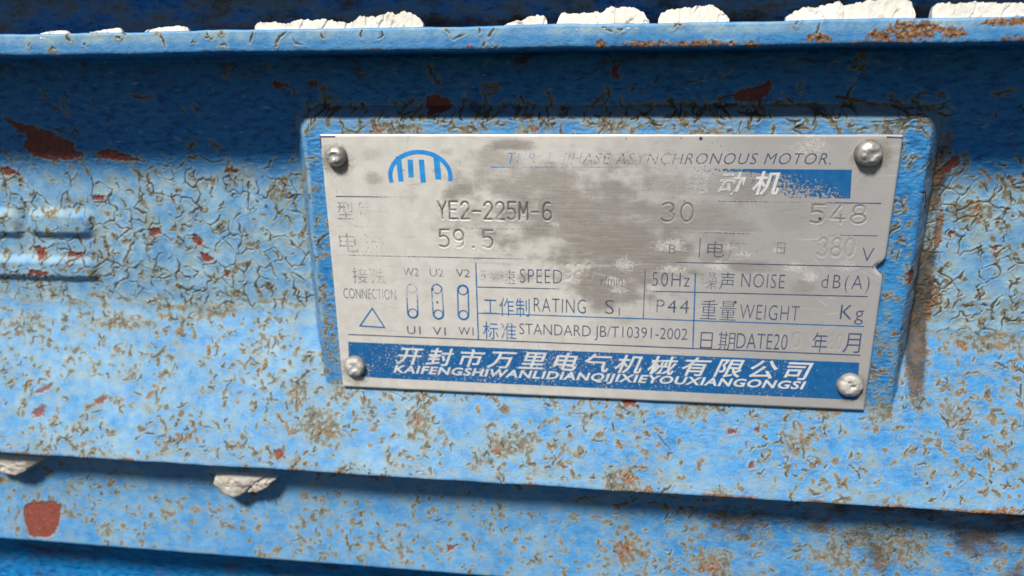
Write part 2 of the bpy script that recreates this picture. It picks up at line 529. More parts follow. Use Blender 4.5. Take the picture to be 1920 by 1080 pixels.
PADD, PADSD = pad_depth(GX, GZ)
GD = np.repeat(PROF[:, 1][:, None], NX, 1)
on_front = ((PTAG == 6) | (PTAG == 7))[:, None] & (GZ < 45)
k_s = 0.8
_mx = np.maximum(PADD, GD) + np.where(np.abs(PADD - GD) < k_s, (k_s - np.abs(PADD - GD)) ** 2 / (4 * k_s), 0)
PUSH = np.where(on_front, np.maximum(_mx - GD, 0), 0)
PUSH = np.where(PADD < -9.9, 0, PUSH)
IS_PAD = PUSH > 0.35

# --- zones of wear
zone = PTAG[:, None]
n_low = fbm(GX * 0.03, GS * 0.03, 80, 3)
wall = (zone == 6)
slope1 = (zone == 7); slope2 = (zone == 9) | (zone == 10); rib = (zone == 4)
PADFACE = IS_PAD & (PADSD < 1.0)
weather = np.where(IS_PAD, .35, 1.0) * wall * sstep(23.5 + 3 * n_low, 18.0 + 3 * n_low, GZ) + slope1 * 0.62 + slope2 * 0.55 + rib * 0.5 * sstep(48.8, 50.5, GZ)
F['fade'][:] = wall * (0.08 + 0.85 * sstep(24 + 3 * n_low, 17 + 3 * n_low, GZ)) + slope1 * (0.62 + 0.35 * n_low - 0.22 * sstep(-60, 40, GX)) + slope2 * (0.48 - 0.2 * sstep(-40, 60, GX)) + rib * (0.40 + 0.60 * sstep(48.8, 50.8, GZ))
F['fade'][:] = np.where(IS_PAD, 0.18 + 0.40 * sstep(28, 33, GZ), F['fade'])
peel = 0.030 * fbm(GX * 0.9, GS * 1.5, 90, 3) + 0.10 * fbm(GX * 0.13, GS * 0.16, 95, 3)
F['h'] += peel
shade = wall * sstep(18, 23, GZ)
F['h'] += (shade * 0.15 * fbm(GX * 0.55 + 0.8 * n_low, GS * 1.6, 99, 3)).astype(np.float32)
F['stain'] += np.clip((0.30 - 0.13 * wall + 1.05 * fbm(GX * 0.14, GS * 0.19, 110, 6, 0.74)) * np.minimum(weather * 1.2, 1), 0, 0.85)
# grime line where the panel meets the lower fin, and round the foot of the pad
F['stain'][:] = np.maximum(F['stain'], (wall | slope1) * 0.85 * np.exp(-((GZ + 13.0 + 3.0 * fbm(GX * .08, GS * .1, 118, 4)) / 2.6) ** 2) * sstep(-.25, .45, fbm(GX * .2, GS * .45, 120, 6, .75) + .1))
rim = np.exp(-((PADSD - 0.2) / 0.9) ** 2) * wall * np.clip(.35 + 1.2 * fbm(GX * .22, GS * .22, 121, 5, .7), 0, 1)
F['stain'][:] = np.maximum(F['stain'], rim * 0.45)
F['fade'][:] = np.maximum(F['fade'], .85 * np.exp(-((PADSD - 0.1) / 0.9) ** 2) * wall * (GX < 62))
side = (PADSD > 0.3) & (PADSD < 5.2) & (wall > 0)
F['h'] += side * 0.10 * fbm(PADSD * 1.3, GS * 0.10 + GX * .1, 123, 4).astype(np.float32)
F['stain'][:] = np.maximum(F['stain'], side * np.clip(np.where(GX < 0, .12, .40) + .9 * fbm(PADSD * 1.1, GS * 0.13 + GX * .13, 124, 5, .65), 0, .85))
foot = np.exp(-((PADSD - 4.8) / 1.8) ** 2) * wall * (GZ < 36)
F['stain'][:] = np.maximum(F['stain'], foot * np.where(GX > 0, 1.0, 0.7) * np.clip(.55 + 1.3 * fbm(GX * .3, GS * .12, 122, 5, .7), 0, 1))
F['dirt'][:] = np.maximum(F['dirt'], np.exp(-(np.maximum(np.abs(PADSD - 5.6) - 1.0, 0) / 1.6) ** 2) * (GX > 40) * (GZ < 27) * (wall | slope1) * sstep(-42, -12, GZ) * (.55 + .55 * sstep(18, -10, GZ) + .9 * fbm(GX * .16, GS * .10, 133, 5, .6)))
F['dirt'][:] = np.maximum(F['dirt'], np.exp(-((PADSD - 5.4) / 1.2) ** 2) * (GX < 0) * (GZ < 33) * wall * (.05 + .9 * fbm(GX * .16, GS * .12, 134, 5, .6)))
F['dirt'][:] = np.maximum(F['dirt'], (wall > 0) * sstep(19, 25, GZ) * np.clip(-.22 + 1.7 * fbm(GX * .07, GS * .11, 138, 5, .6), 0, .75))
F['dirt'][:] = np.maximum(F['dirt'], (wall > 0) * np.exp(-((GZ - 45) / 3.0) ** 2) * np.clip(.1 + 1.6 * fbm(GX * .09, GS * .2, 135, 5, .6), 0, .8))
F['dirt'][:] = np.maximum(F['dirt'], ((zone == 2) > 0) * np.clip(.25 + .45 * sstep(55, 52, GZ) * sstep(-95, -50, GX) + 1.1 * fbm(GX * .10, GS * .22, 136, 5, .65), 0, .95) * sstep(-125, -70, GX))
F['dirt'][:] = np.maximum(F['dirt'], slope2 * np.clip((.04 + .42 * sstep(-20, 80, GX)) * sstep(-80, -56, GZ) * 1.1 + 1.2 * fbm(GX * .07, GS * .10, 139, 6, .65) * sstep(-120, 60, GX), 0, .85))
F['dirt'][:] = np.maximum(F['dirt'], np.where(zone >= 12, .30 + .9 * fbm(GX * .08, GS * .12, 141, 5, .6), 0))  # darker mottled tone over the whole bottom fin
F['rust'][:] = np.maximum(F['rust'], np.exp(-((PADSD - 5.6) / 1.9) ** 2) * wall * (GX > 40) * (GZ < 30) * (0.30 + 1.0 * fbm(GX * .2, GS * .2, 125, 4)))
edge1 = np.exp(-((GZ + 48.9) / 0.7) ** 2) * ((zone == 7) | (zone == 8))
F['rust'][:] = np.maximum(F['rust'], edge1 * np.clip(.30 + 1.5 * fbm(GX * .11, GX * 0 + 1.7, 126, 5, .65) + .12 * sstep(0, 80, GX), 0, 1))
F['stain'][:] = np.maximum(F['stain'], np.exp(-((GZ + 47.5) / 2.2) ** 2) * slope1 * np.clip(.3 + 1.2 * fbm(GX * .12, GS * .3, 128, 5, .7), 0, .9))
edge2 = np.exp(-((GZ - 47.5) / 0.5) ** 2) * ((zone == 4) | (zone == 5))
F['rust'][:] = np.maximum(F['rust'], edge2 * np.clip(.12 + 1.3 * fbm(GX * .13, GX * 0 + 5.1, 131, 5, .65) + .30 * sstep(-40, 50, GX), 0, 1))
# dirt on the recessed panel above the upper fin
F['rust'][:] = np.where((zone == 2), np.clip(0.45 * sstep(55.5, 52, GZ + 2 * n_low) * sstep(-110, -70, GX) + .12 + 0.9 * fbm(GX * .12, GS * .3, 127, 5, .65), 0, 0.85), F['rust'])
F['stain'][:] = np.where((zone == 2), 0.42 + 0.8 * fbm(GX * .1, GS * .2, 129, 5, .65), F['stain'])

# --- network of alligator cracks on the sunlit part of the panel
def alligator(rows, cell, width, keep, seed):
    r = np.random.default_rng(seed)
    j0, j1 = rows
    X = GX[j0:j1] + 0.7 * noise(GX[j0:j1] * .5, GS[j0:j1] * .5, 200); Y = GS[j0:j1] + 0.7 * noise(GX[j0:j1] * .5, GS[j0:j1] * .5 + 9, 201)
    jx = r.random((256, 256)); jy = r.random((256, 256)); idn = r.random((256, 256))
    cx = np.floor(X / cell).astype(int); cy = np.floor(Y / cell).astype(int)
    b1 = np.full(X.shape, 1e9); x1 = np.zeros(X.shape); y1 = np.zeros(X.shape); i1 = np.zeros(X.shape)
    cand = []
    for a in range(-2, 3):
        for b in range(-2, 3):
            kx, ky = cx + a, cy + b
            px_ = (kx + jx[kx & 255, ky & 255]) * cell; py_ = (ky + jy[kx & 255, ky & 255]) * cell
            cand.append((px_, py_, idn[kx & 255, ky & 255]))
            d = (X - px_) ** 2 + (Y - py_) ** 2
            m = d < b1
            b1 = np.where(m, d, b1); x1 = np.where(m, px_, x1); y1 = np.where(m, py_, y1); i1 = np.where(m, cand[-1][2], i1)
    e = np.full(X.shape, 1e9); i2 = np.zeros(X.shape)
    for px_, py_, q in cand:
        dx, dy = px_ - x1, py_ - y1
        L = np.hypot(dx, dy)
        d = np.where(L > 1e-6, np.abs(((x1 + px_) / 2 - X) * dx + ((y1 + py_) / 2 - Y) * dy) / np.maximum(L, 1e-6), 1e9)
        m = d < e
        e = np.where(m, d, e); i2 = np.where(m, q, i2)
    hsh = np.mod((i1 + i2) * 57.31, 1.0)
    gate = sstep(keep + 0.12, keep - 0.12, hsh + 0.35 * noise(X * .45, Y * .45, 205))
    ww = width * (0.5 + 0.7 * (noise(X * .4, Y * .4, 207) + .5))
    return (1 - sstep(ww * 0.5, ww * 1.2 + .1, e)) * gate, e, gate

j0, j1 = np.searchsorted(S, (S[np.argmin(np.abs(PROF[:, 0] - 26) + (PTAG != 6) * 99)], S[np.argmin(np.abs(PROF[:, 0] + 15) + (PTAG < 6) * 99)]))
c, e, g = alligator((j0, j1), 3.6, 0.17, 0.52, 3)
wz = weather[j0:j1] * np.where(IS_PAD[j0:j1], 0.0, 1.0)
F['crack'][j0:j1] = np.maximum(F['crack'][j0:j1], c * np.clip(wz, 0, 1) * 0.95)
F['h'][j0:j1] += wz * (-0.09 * c + 0.09 * np.exp(-((e - 0.5) / 0.35) ** 2) * g)
F['stain'][j0:j1] = np.maximum(F['stain'][j0:j1], 0.42 * wz * g * np.exp(-(e / 0.65) ** 2))

def s_of(z, tag):
    k = np.where(PTAG == tag)[0]
    return S[k[np.argmin(np.abs(PROF[k, 0] - z))]]

def scatter(n, x0, x1, s0, s1, L, W, accept=None, **kw):
    for _ in range(n):
        x = rng.uniform(x0, x1); s = rng.uniform(s0, s1)
        if accept and not accept(x, s):
            continue
        random_stroke(x, s, min(rng.lognormal(math.log(L), 0.45), 5.5), rng.uniform(*W), stain=rng.uniform(0.35, 0.95), halo=rng.uniform(.4, 1.2), dark=rng.uniform(.65, 1), **kw)

clump = lambda t: (lambda x, s: rng.random() < .22 or fbm(np.array([x * .055]), np.array([s * .075]), 140, 3)[0] + rng.normal(0, .09) > t)
off_pad = lambda x, s: not (-65 < x < 66.5)
scatter(950, -180, 112, s_of(24, 6), s_of(-14, 6), 2.0, (.10, .22), off_pad)
scatter(80, -180, 112, s_of(45, 6), s_of(22, 6), 2.0, (.08, .18), lip=0.14)
scatter(190, -66, 70, s_of(36, 6), s_of(31, 6), 2.2, (.10, .22))
scatter(22, 60, 66, s_of(33, 6), s_of(-14, 6), 2.4, (.10, .22))
scatter(14, -65, -60, s_of(33, 6), s_of(-14, 6), 2.4, (.10, .22))
scatter(1500, -180, 112, s_of(-14.5, 7), s_of(-48.5, 7), 1.7, (.10, .22), clump(-.08))
scatter(520, -180, 112, s_of(-52, 9), s_of(-77, 10), 1.4, (.08, .2), clump(0.0))
scatter(34, -180, 112, s_of(51.5, 4), s_of(47.8, 4), 1.7, (.10, .2))
for _ in range(420):  # pale strokes over the shaded band: scratches plus painted glints
    x = rng.uniform(-180, 112); s = s_of(rng.uniform(20, 46), 6)
    a = rng.normal(0, .5) + rng.choice([0, math.pi]); L = rng.lognormal(math.log(1.1), .5)
    d_, u_ = None, None
    p0 = np.array([x, s]); p1 = p0 + L * np.array([math.cos(a), math.sin(a) * .6]); wd = rng.uniform(.03, .09)
    sl = win(min(p0[0], p1[0]) - .5, max(p0[0], p1[0]) + .5, min(p0[1], p1[1]) - .5, max(p0[1], p1[1]) + .5)
    if GX[sl].size:
        d_, u_ = seg_dist(GX[sl], GS[sl] + .1 * noise(GX[sl] * 2, GS[sl] * 2, 137), [tuple(p0), tuple(p1)])
        F['scratch'][sl] = np.maximum(F['scratch'][sl], rng.uniform(.2, .9) ** 2 * (1 - sstep(wd, wd + .14, d_)) * np.sin(np.pi * np.clip(u_, .05, .95)))
# short blotches of ochre between the cracks
for _ in range(3600):
    zt = rng.choice([6, 7, 7, 7, 10, 10])
    lo, hi = {6: (20, -13), 7: (-16, -48), 10: (-60, -77)}[zt]
    x = rng.uniform(-180, 112)
    s = s_of(rng.uniform(hi, lo), zt)
    if clump(.0)(x, s):
        blob('stain', x, s, rng.uniform(.35, 1.5), rng.uniform(.25, .85), rng.uniform(.6, 1.1), .8, .9, rng.uniform(0, 3))

def pblob(field, px, py, rx, rs, amt, **kw):
    p = on_cast(px, py)
    if p:
        blob(field, p[0], p[1], rx, rs, amt, **kw)

# --- stains measured off the photograph
for px, py, rx, rs, amt in ((600, 800, 6, 6, .95), (790, 790, 4, 6, .85), (960, 835, 7, 4, .9), (1165, 905, 5, 4, 1), (1180, 1035, 4, 5, .95),
                            (1340, 1055, 6, 4, .9), (1650, 770, 4, 4, .85), (1790, 770, 4, 3, .8), (640, 735, 5, 3, .8), (230, 605, 12, 2.5, .8),
                            (400, 585, 9, 2.5, .85), (520, 360, 4, 3, .85), (1000, 238, 3, 2, .8), (760, 235, 6, 2.5, .9), (1150, 225, 5, 2, .7), (1320, 245, 6, 2, .8),
                            (1640, 232, 4, 2, .8), (1820, 400, 6, 3, .9), (1850, 640, 12, 3, .85), (1500, 830, 5, 4, .8), (60, 600, 8, 2, .7),
                            (1690, 1020, 7, 6, .9), (1560, 1040, 6, 4, .8), (560, 740, 4, 4, .8), (1550, 770, 5, 2, .8), (1300, 770, 5, 2.5, .8), (820, 200, 3, 2, .5),
                            (455, 325, 5, 3, .6), (590, 330, 2, 5, .7), (1760, 300, 3, 6, .8), (1620, 1000, 5, 5, .7), (900, 860, 4, 4, .7)):
    pblob('stain', px, py, rx, rs, amt)
    p = on_cast(px, py)
    for _ in range(int(rx * rs * .3) if p else 0):
        random_stroke(p[0] + rng.normal(0, rx * .55), p[1] + rng.normal(0, rs * .55), rng.uniform(.7, 2.0), rng.uniform(.07, .16), stain=.9, halo=rng.uniform(.4, .9), dark=.8)
for px, py, rx, rs, amt in ((460, 878, 1.2, .8, 1), (1215, 920, 1.6, 1.2, 1), (1325, 938, 2.6, .6, 1), (1890, 962, 3.0, 1.6, 1), (1845, 965, 1.4, .9, 1), (1795, 966, 2.6, .6, 1),
                            (1640, 955, 2.2, .5, .9), (700, 895, 2, .5, .8), (90, 853, 3, .5, .9), (1125, 83, 1.8, .9, 1), (1215, 80, 6, .7, 1), (1320, 80, 6, .7, 1), (1410, 82, 3, .9, 1), (700, 92, 2.5, .4, .9),
                            (880, 85, 1.0, .6, .8), (1530, 72, 3.2, 1.0, 1), (1665, 66, 4.0, 1.6, 1.1), (1720, 55, 5.5, 2.0, 1.1), (1785, 60, 2.8, 1.4, 1.1), (1890, 40, 5, .9, 1), (1900, 72, 3, .6, .9),
                            (1170, 1030, 2.5, 3, .9), (1330, 1065, 3, 2, .9), (1180, 895, 2.5, 1.5, .8), (780, 785, 1.5, 2, .75), (930, 845, 1.6, 1.0, .8), (560, 860, .8, .8, .9),
                            (1830, 390, 2, 1, .85), (1800, 645, 2, 1, .85), (290, 560, 1.5, 1, .7), (1360, 238, 1, .7, .8), (1010, 235, 1.4, .8, .85), (1750, 320, 1.8, 3, .9), (1760, 430, 1.2, 6, .8), (1745, 560, 2, 6, .85)):
    pblob('rust', px, py, rx, rs, amt, nz=.6, sc=.7)
F['h'] += (F['rust'] * 0.30 * fbm(GX * 1.1, GS * 1.1, 150, 3)).astype(np.float32)

PRIMER = [
    [(8, 220), (40, 232), (70, 240), (100, 250), (118, 262), (138, 268), (140, 282), (162, 290), (130, 300), (95, 300), (62, 292), (45, 275), (52, 255), (28, 240)],
    [(180, 288), (205, 280), (225, 286), (272, 303), (240, 302), (195, 297)],
    [(798, 190), (803, 180), (822, 178), (838, 186), (852, 199), (838, 206), (820, 212), (802, 202)],
    [(1372, 178), (1386, 170), (1420, 163), (1448, 154), (1446, 166), (1432, 180), (1424, 190), (1380, 189)],
    [(1148, 138), (1152, 124), (1160, 118), (1158, 138), (1165, 147), (1148, 146)],
    [(1178, 172), (1186, 160), (1190, 168), (1184, 175)],
    [(511, 154), (530, 154), (542, 160), (520, 166)], [(578, 152), (590, 151), (594, 160), (582, 164)], [(762, 188), (776, 184), (775, 194), (766, 196)],
    [(278, 430), (296, 426), (303, 438), (280, 444)], [(362, 440), (372, 444), (384, 455), (374, 464), (364, 456)], [(374, 473), (392, 477), (403, 486), (388, 493), (378, 485)],
    [(422, 506), (432, 507), (430, 520), (421, 519)], [(63, 462), (84, 464), (87, 480), (78, 488)], [(60, 503), (96, 508), (97, 514), (61, 513)],
    [(170, 366), (200, 368), (192, 377), (176, 374)], [(128, 473), (160, 474), (150, 482), (130, 480)],
    [(46, 948), (62, 941), (96, 940), (116, 945), (112, 975), (103, 1000), (88, 1008), (56, 1006), (44, 970)],
    [(175, 752), (190, 742), (205, 744), (192, 757), (178, 760)], [(60, 775), (76, 760), (86, 760), (82, 778), (64, 783)], [(66, 735), (80, 722), (104, 718), (90, 732), (70, 740)],
    [(1165, 748), (1196, 750), (1192, 762), (1172, 762)], [(1675, 488), (1688, 486), (1698, 500), (1690, 514), (1676, 512)],
    [(1856, 462), (1880, 460), (1872, 468), (1858, 467)], [(1780, 432), (1790, 436), (1782, 448), (1776, 442)], [(1740, 335), (1760, 318), (1790, 295), (1800, 292), (1795, 310), (1765, 336)],
    [(425, 315), (448, 320), (440, 326), (424, 322)], [(0, 312), (25, 318), (40, 330), (10, 328)], [(1405, 870), (1412, 866), (1416, 876), (1408, 880)],
    [(1365, 806), (1384, 806), (1378, 813), (1366, 812)], [(1418, 800), (1426, 800), (1424, 812), (1418, 812)], [(840, 1025), (862, 1018), (848, 1030), (838, 1036)],
    [(515, 846), (530, 842), (532, 858), (518, 862)]]
PRIMER_LABEL0 = 100
for i, pl in enumerate(PRIMER):
    q = px_poly(pl)
    if len(q) > 2:
        big = max(np.ptp(q[:, 0]), np.ptp(q[:, 1])) > 1.6
        patch(q, amt=.60 if pl[0][1] > 715 and pl[0][0] < 300 and pl[0][1] < 800 else 1.0, label=PRIMER_LABEL0 + i if big else 0)

def px_stroke(pts, width, **kw):
    q = px_poly(pts)
    if len(q) > 1:
        stroke(q, width, **kw)

# long cracks and cuts measured off the photograph
for pts, wd in (([(1345, 187), (1362, 180), (1378, 177)], .22), ([(1424, 188), (1426, 200)], .15), ([(1560, 180), (1600, 186), (1650, 198)], .30), ([(1600, 222), (1640, 220), (1680, 215), (1730, 212)], .16),
                ([(1375, 205), (1400, 213)], .2), ([(1867, 222), (1868, 208)], .16), ([(1270, 160), (1310, 150), (1325, 140)], .1), ([(1225, 158), (1232, 148), (1238, 136)], .2), ([(1455, 215), (1475, 222), (1490, 215)], .2),
                ([(100, 238), (115, 248), (128, 240)], .12), ([(370, 290), (395, 304), (420, 303)], .14), ([(560, 240), (566, 300), (572, 380)], .1), ([(468, 82), (472, 68), (476, 58)], .16), ([(516, 84), (524, 70), (540, 58)], .22),
                ([(300, 66), (306, 76), (310, 92)], .2), ([(915, 70), (922, 60), (928, 52)], .2), ([(848, 75), (862, 66), (876, 62)], .16), ([(898, 50), (900, 62)], .2), ([(680, 54), (676, 66), (678, 74)], .2), ([(1128, 50), (1140, 56), (1150, 60)], .2),
                ([(1530, 66), (1534, 52), (1538, 42)], .2), ([(715, 56), (718, 66), (708, 74)], .18), ([(170, 326), (175, 345), (172, 365), (176, 378)], .16), ([(172, 378), (195, 380), (205, 372)], .15), ([(330, 835), (342, 822), (340, 810)], .25), ([(270, 812), (292, 814)], .25),
                ([(1230, 810), (1245, 830), (1262, 848)], .14), ([(1255, 860), (1252, 850), (1265, 850)], .16), ([(1695, 310), (1725, 285), (1745, 262)], .14), ([(1692, 345), (1712, 350), (1720, 372), (1690, 395)], .18), ([(1680, 598), (1700, 586)], .25)):
    px_stroke(pts, wd, stain=.35)

# --- raised cast characters on the left, half lost under the paint
LETTERS = [[(58, 418), (174, 419)], [(-40, 418), (40, 418)], [(-40, 500), (182, 502)]]
LETTER_R = [4.1, 4.1, 3.5]
for i, (pl, R) in enumerate(zip(LETTERS, LETTER_R)):
    q = px_poly([(max(a, -60), b) for a, b in pl])
    sl = win(q[:, 0].min() - R - 1, q[:, 0].max() + R + 1, q[:, 1].min() - R - 1, q[:, 1].max() + R + 1)
    X = GX[sl]; Y = GS[sl]
    q[-1, 0] -= R * 0.75
    if pl[0][0] > 0:
        q[0, 0] += R * 0.75
    dx = np.maximum(np.maximum(q[0, 0] - X, X - q[-1, 0]), 0); dy = np.abs(Y - q[:, 1].mean())
    d = (np.abs(dx) ** 3 + dy ** 3) ** (1 / 3) + 0.3 * fbm(X * .25, Y * .25, 160 + i, 3)
    F['h'][sl] += 1.35 * (1 - sstep(R * 0.40, R * 1.02, d))
    LABEL[sl] = np.where((d < R * 0.95) & (LABEL[sl] < 100), 50 + i, LABEL[sl])
    F['stain'][sl] = np.maximum(F['stain'][sl], .6 * np.exp(-((d - R) / .8) ** 2) * np.clip(.3 + 1.5 * noise(X * .3, Y * .3, 165), 0, 1))

# --- assemble the casting
for k in ('crack', 'primer', 'rust', 'stain', 'fade', 'dirt', 'scratch'):
    F[k] = np.clip(F[k], 0, 1.2)
H = np.clip(F['h'], -0.45, 3)
VZ = GZ + PN[:, 0][:, None] * H
VD = GD + PN[:, 1][:, None] * H + PUSH
VX = GX
# wavering edges of the fins
VZ = VZ + 0.30 * fbm(GX * 0.06, GX * 0 + 3.3, 170, 4) * np.isin(zone, (3, 4, 5)) + 0.35 * fbm(GX * 0.07, GX * 0 + 7.7, 174, 5) * np.exp(-((GZ + 49) / 1.5) ** 2) * np.isin(zone, (7, 8))
P = xyz(VX, VZ, VD)
dX = np.gradient(P, axis=1); dS = np.gradient(P, axis=0)
NRM = np.cross(dX, dS)
NRM /= np.linalg.norm(NRM, axis=2)[..., None] + 1e-12
if NRM[j0, NX // 8, 1] > 0:
    NRM = -NRM
TAG_PART = {-2: 2, -1: 1, 0: 1, 1: 1, 2: 2, 3: 3, 4: 3, 5: 3, 6: 4, 7: 5, 8: 5, 9: 6, 10: 6, 11: 6, 12: 7, 13: 7, 14: 7, 15: 7, 16: 7, 17: 7}
PART = np.vectorize(TAG_PART.get)(PTAG)[:, None] * np.ones((1, NX), int)
PART = np.where(IS_PAD & (PART == 4), 8, PART)
PART = np.where(IS_PAD & (PART == 5), 8, PART)
OWNER = PART.copy()
PART = np.where(LABEL > 0, LABEL, PART)
hidden = (np.abs(GX) < 57) & (np.abs(GZ) < 26.5) & (PART == 8)
fl = PART[:-1, :-1]
quad = np.stack([np.arange(NS * NX).reshape(NS, NX)[:-1, :-1], np.arange(NS * NX).reshape(NS, NX)[:-1, 1:],
                 np.arange(NS * NX).reshape(NS, NX)[1:, 1:], np.arange(NS * NX).reshape(NS, NX)[1:, :-1]], -1)
Pf = P.reshape(-1, 3); Nf = NRM.reshape(-1, 3)
q0 = quad[NS // 2, NX // 2]
_n = np.cross(Pf[q0[1]] - Pf[q0[0]], Pf[q0[3]] - Pf[q0[0]])
if _n @ Nf[q0[0]] < 0:
    quad = quad[..., ::-1]
PART_NAME = {1: 'unseen_top_fin', 2: 'recessed_panel', 3: 'upper_fin', 4: 'side_panel', 5: 'sloping_fin', 6: 'lower_fin', 7: 'bottom_fin', 8: 'mounting_pad'}
NAME_CLEAN = {1: 'cooling_fin', 3: 'cooling_fin', 5: 'cooling_fin', 6: 'cooling_fin', 7: 'cooling_fin', 2: 'recessed_panel', 4: 'side_panel', 8: 'mounting_pad'}  # first fin is the unseen overhang that shades the recess
part_obj = {}

def casting_part(code, name, parent):
    sel = (fl == code) & ~hidden[:-1, :-1]
    fq = quad[sel]
    if len(fq) == 0:
        return None
    used, inv = np.unique(fq.ravel(), return_inverse=True)
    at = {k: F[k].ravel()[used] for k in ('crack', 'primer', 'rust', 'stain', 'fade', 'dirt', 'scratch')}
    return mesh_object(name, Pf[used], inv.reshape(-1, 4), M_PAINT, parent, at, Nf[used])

for code in PART_NAME:
    part_obj[code] = casting_part(code, NAME_CLEAN[code], motor)
part_obj[3]['label'] = 'narrow pale blue fin along the top with white filler chips on it'
part_obj[5]['label'] = 'broad sloping blue fin just under the nameplate'
part_obj[6]['label'] = 'lower blue fin half in the shadow of the one above'
for code in np.unique(fl[fl >= 50]):
    own = np.bincount(OWNER[:-1, :-1][fl == code]).argmax()
    casting_part(code, 'cast_letter' if code < 100 else 'bare_primer_patch', part_obj.get(own) or motor)

# ------------------------------------------------------------------ chips of old filler on the fins
def smooth_noise1(n, seed, amp, rough=0.6):
    x = np.linspace(0, n * 0.11, n)
    return amp * fbm(x, x * 0 + seed * 3.7, 180 + seed % 7, 4, rough)

def filler_chip(top_px, base_y, D, thick, mat, seed, name='filler_chip', jag=0.25):
    """slab standing on the fin: upper outline in photograph pixels, its foot on the fin's top edge"""
    pts = [on_plate(px, py, D) for px, py in top_px]
    xa = np.array([p[0] for p in pts]); za = np.array([p[1] for p in pts])
    n = max(12, int((xa[-1] - xa[0]) / 0.22))
    x = np.linspace(xa[0], xa[-1], n)
    zt = np.interp(x, xa, za) + smooth_noise1(n, seed, jag * 1.5, 0.85) + 0.35 * jag * np.sign(noise(x * .8, x * 0 + seed, 197))
    zb = np.array([50.7] * n)
    zt = np.maximum(zt, zb + 0.15)
    m = 9; kd = 5
    V = []; ring = []
    # cross-section: front face upward, over the top, down the back
    for i in range(n):
        col = []
        for j in range(m):
            u = j / (m - 1)
            col.append((x[i], zb[i] + (zt[i] - zb[i]) * u, D + 0.22 * math.sin(seed + u * 2) - 1.15 * u * min(1, (zt[i] - zb[i]) / 3.0)))
        for j in range(1, kd + 1):
            u = j / kd
            col.append((x[i], zt[i] - 0.5 * u * u * (zt[i] - zb[i]), D - 1.2 - thick * u))
        col.append((x[i], zb[i], D - 1.2 - thick))
        V += col
        ring.append(len(col))
    V = np.array(V); k = ring[0]
    fx = V[:, 0]; fz = V[:, 1]
    V[:, 2] += 0.14 * fbm(fx * .9, fz * .6, 190 + seed % 5, 4) - 0.30 * sstep(.07, .015, np.abs(fbm(fx * .20 + seed, fz * .08, 195, 3)))
    V[:, 0] += 0.18 * fbm(fz * .8, fx * .1 + seed, 199, 3)
    ii = np.arange(n * k).reshape(n, k)
    fq = np.stack([ii[:-1, :-1], ii[1:, :-1], ii[1:, 1:], ii[:-1, 1:]], -1).reshape(-1, 4)
    fq = np.concatenate([fq, np.stack([ii[:-1, -1], ii[1:, -1], ii[1:, 0], ii[:-1, 0]], -1)])
    caps = []
    for row in (ii[0][::-1], ii[-1]):
        for a in range(1, k - 2, 2):
            caps.append([row[0], row[a], row[a + 1], row[min(a + 2, k - 1)]])
    fq = np.concatenate([fq, np.array(caps)])
    return mesh_object(name, xyz(V[:, 0], V[:, 1], V[:, 2]), fq, mat, part_obj[3], smooth=False)

CHIPS = [
    ([(74, 62), (90, 58), (118, 57), (126, 62)], 0), ([(165, 60), (195, 55), (220, 52), (226, 60)], 0), ([(266, 58), (290, 52), (330, 48), (350, 52), (351, 58)], 0),
    ([(475, 48), (478, 41), (500, 40), (530, 44), (560, 37), (600, 36), (640, 41), (655, 42)], 1),
    ([(655, 42), (672, 30), (700, 32), (722, 22), (740, 26), (755, 21), (775, 27), (786, 36), (792, 46)], 1),
    ([(945, 46), (975, 38), (1000, 29), (1018, 28), (1025, 40)], 1),
    ([(1043, 42), (1052, 24), (1080, 26), (1130, 21), (1148, 11), (1165, 15), (1180, 12), (1205, 20), (1218, 40)], 1),
    ([(1235, 38), (1240, 24), (1262, 16), (1290, 14), (1310, 12), (1325, 9), (1345, 12), (1355, 22), (1368, 34)], 1),
    ([(1475, 34), (1490, 22), (1510, 14), (1520, 10), (1526, 16), (1555, 8), (1580, 2), (1585, 8)], 1),
    ([(1586, 8), (1600, 7), (1622, 4), (1640, -2), (1680, -4), (1704, -2), (1716, 2), (1719, 30)], 1),
    ([(1750, 30), (1750, 14), (1765, 6), (1800, 6), (1830, 2), (1870, 4), (1900, 5), (1960, 3), (2040, 6), (2060, 20)], 1)]
for i, (pl, big) in enumerate(CHIPS):
    filler_chip(pl, 0, 7.85 - 0.12 * (i % 3), 0.9 if big else 0.5, M_FILLER, i + 1, jag=0.28 if big else 0.12)

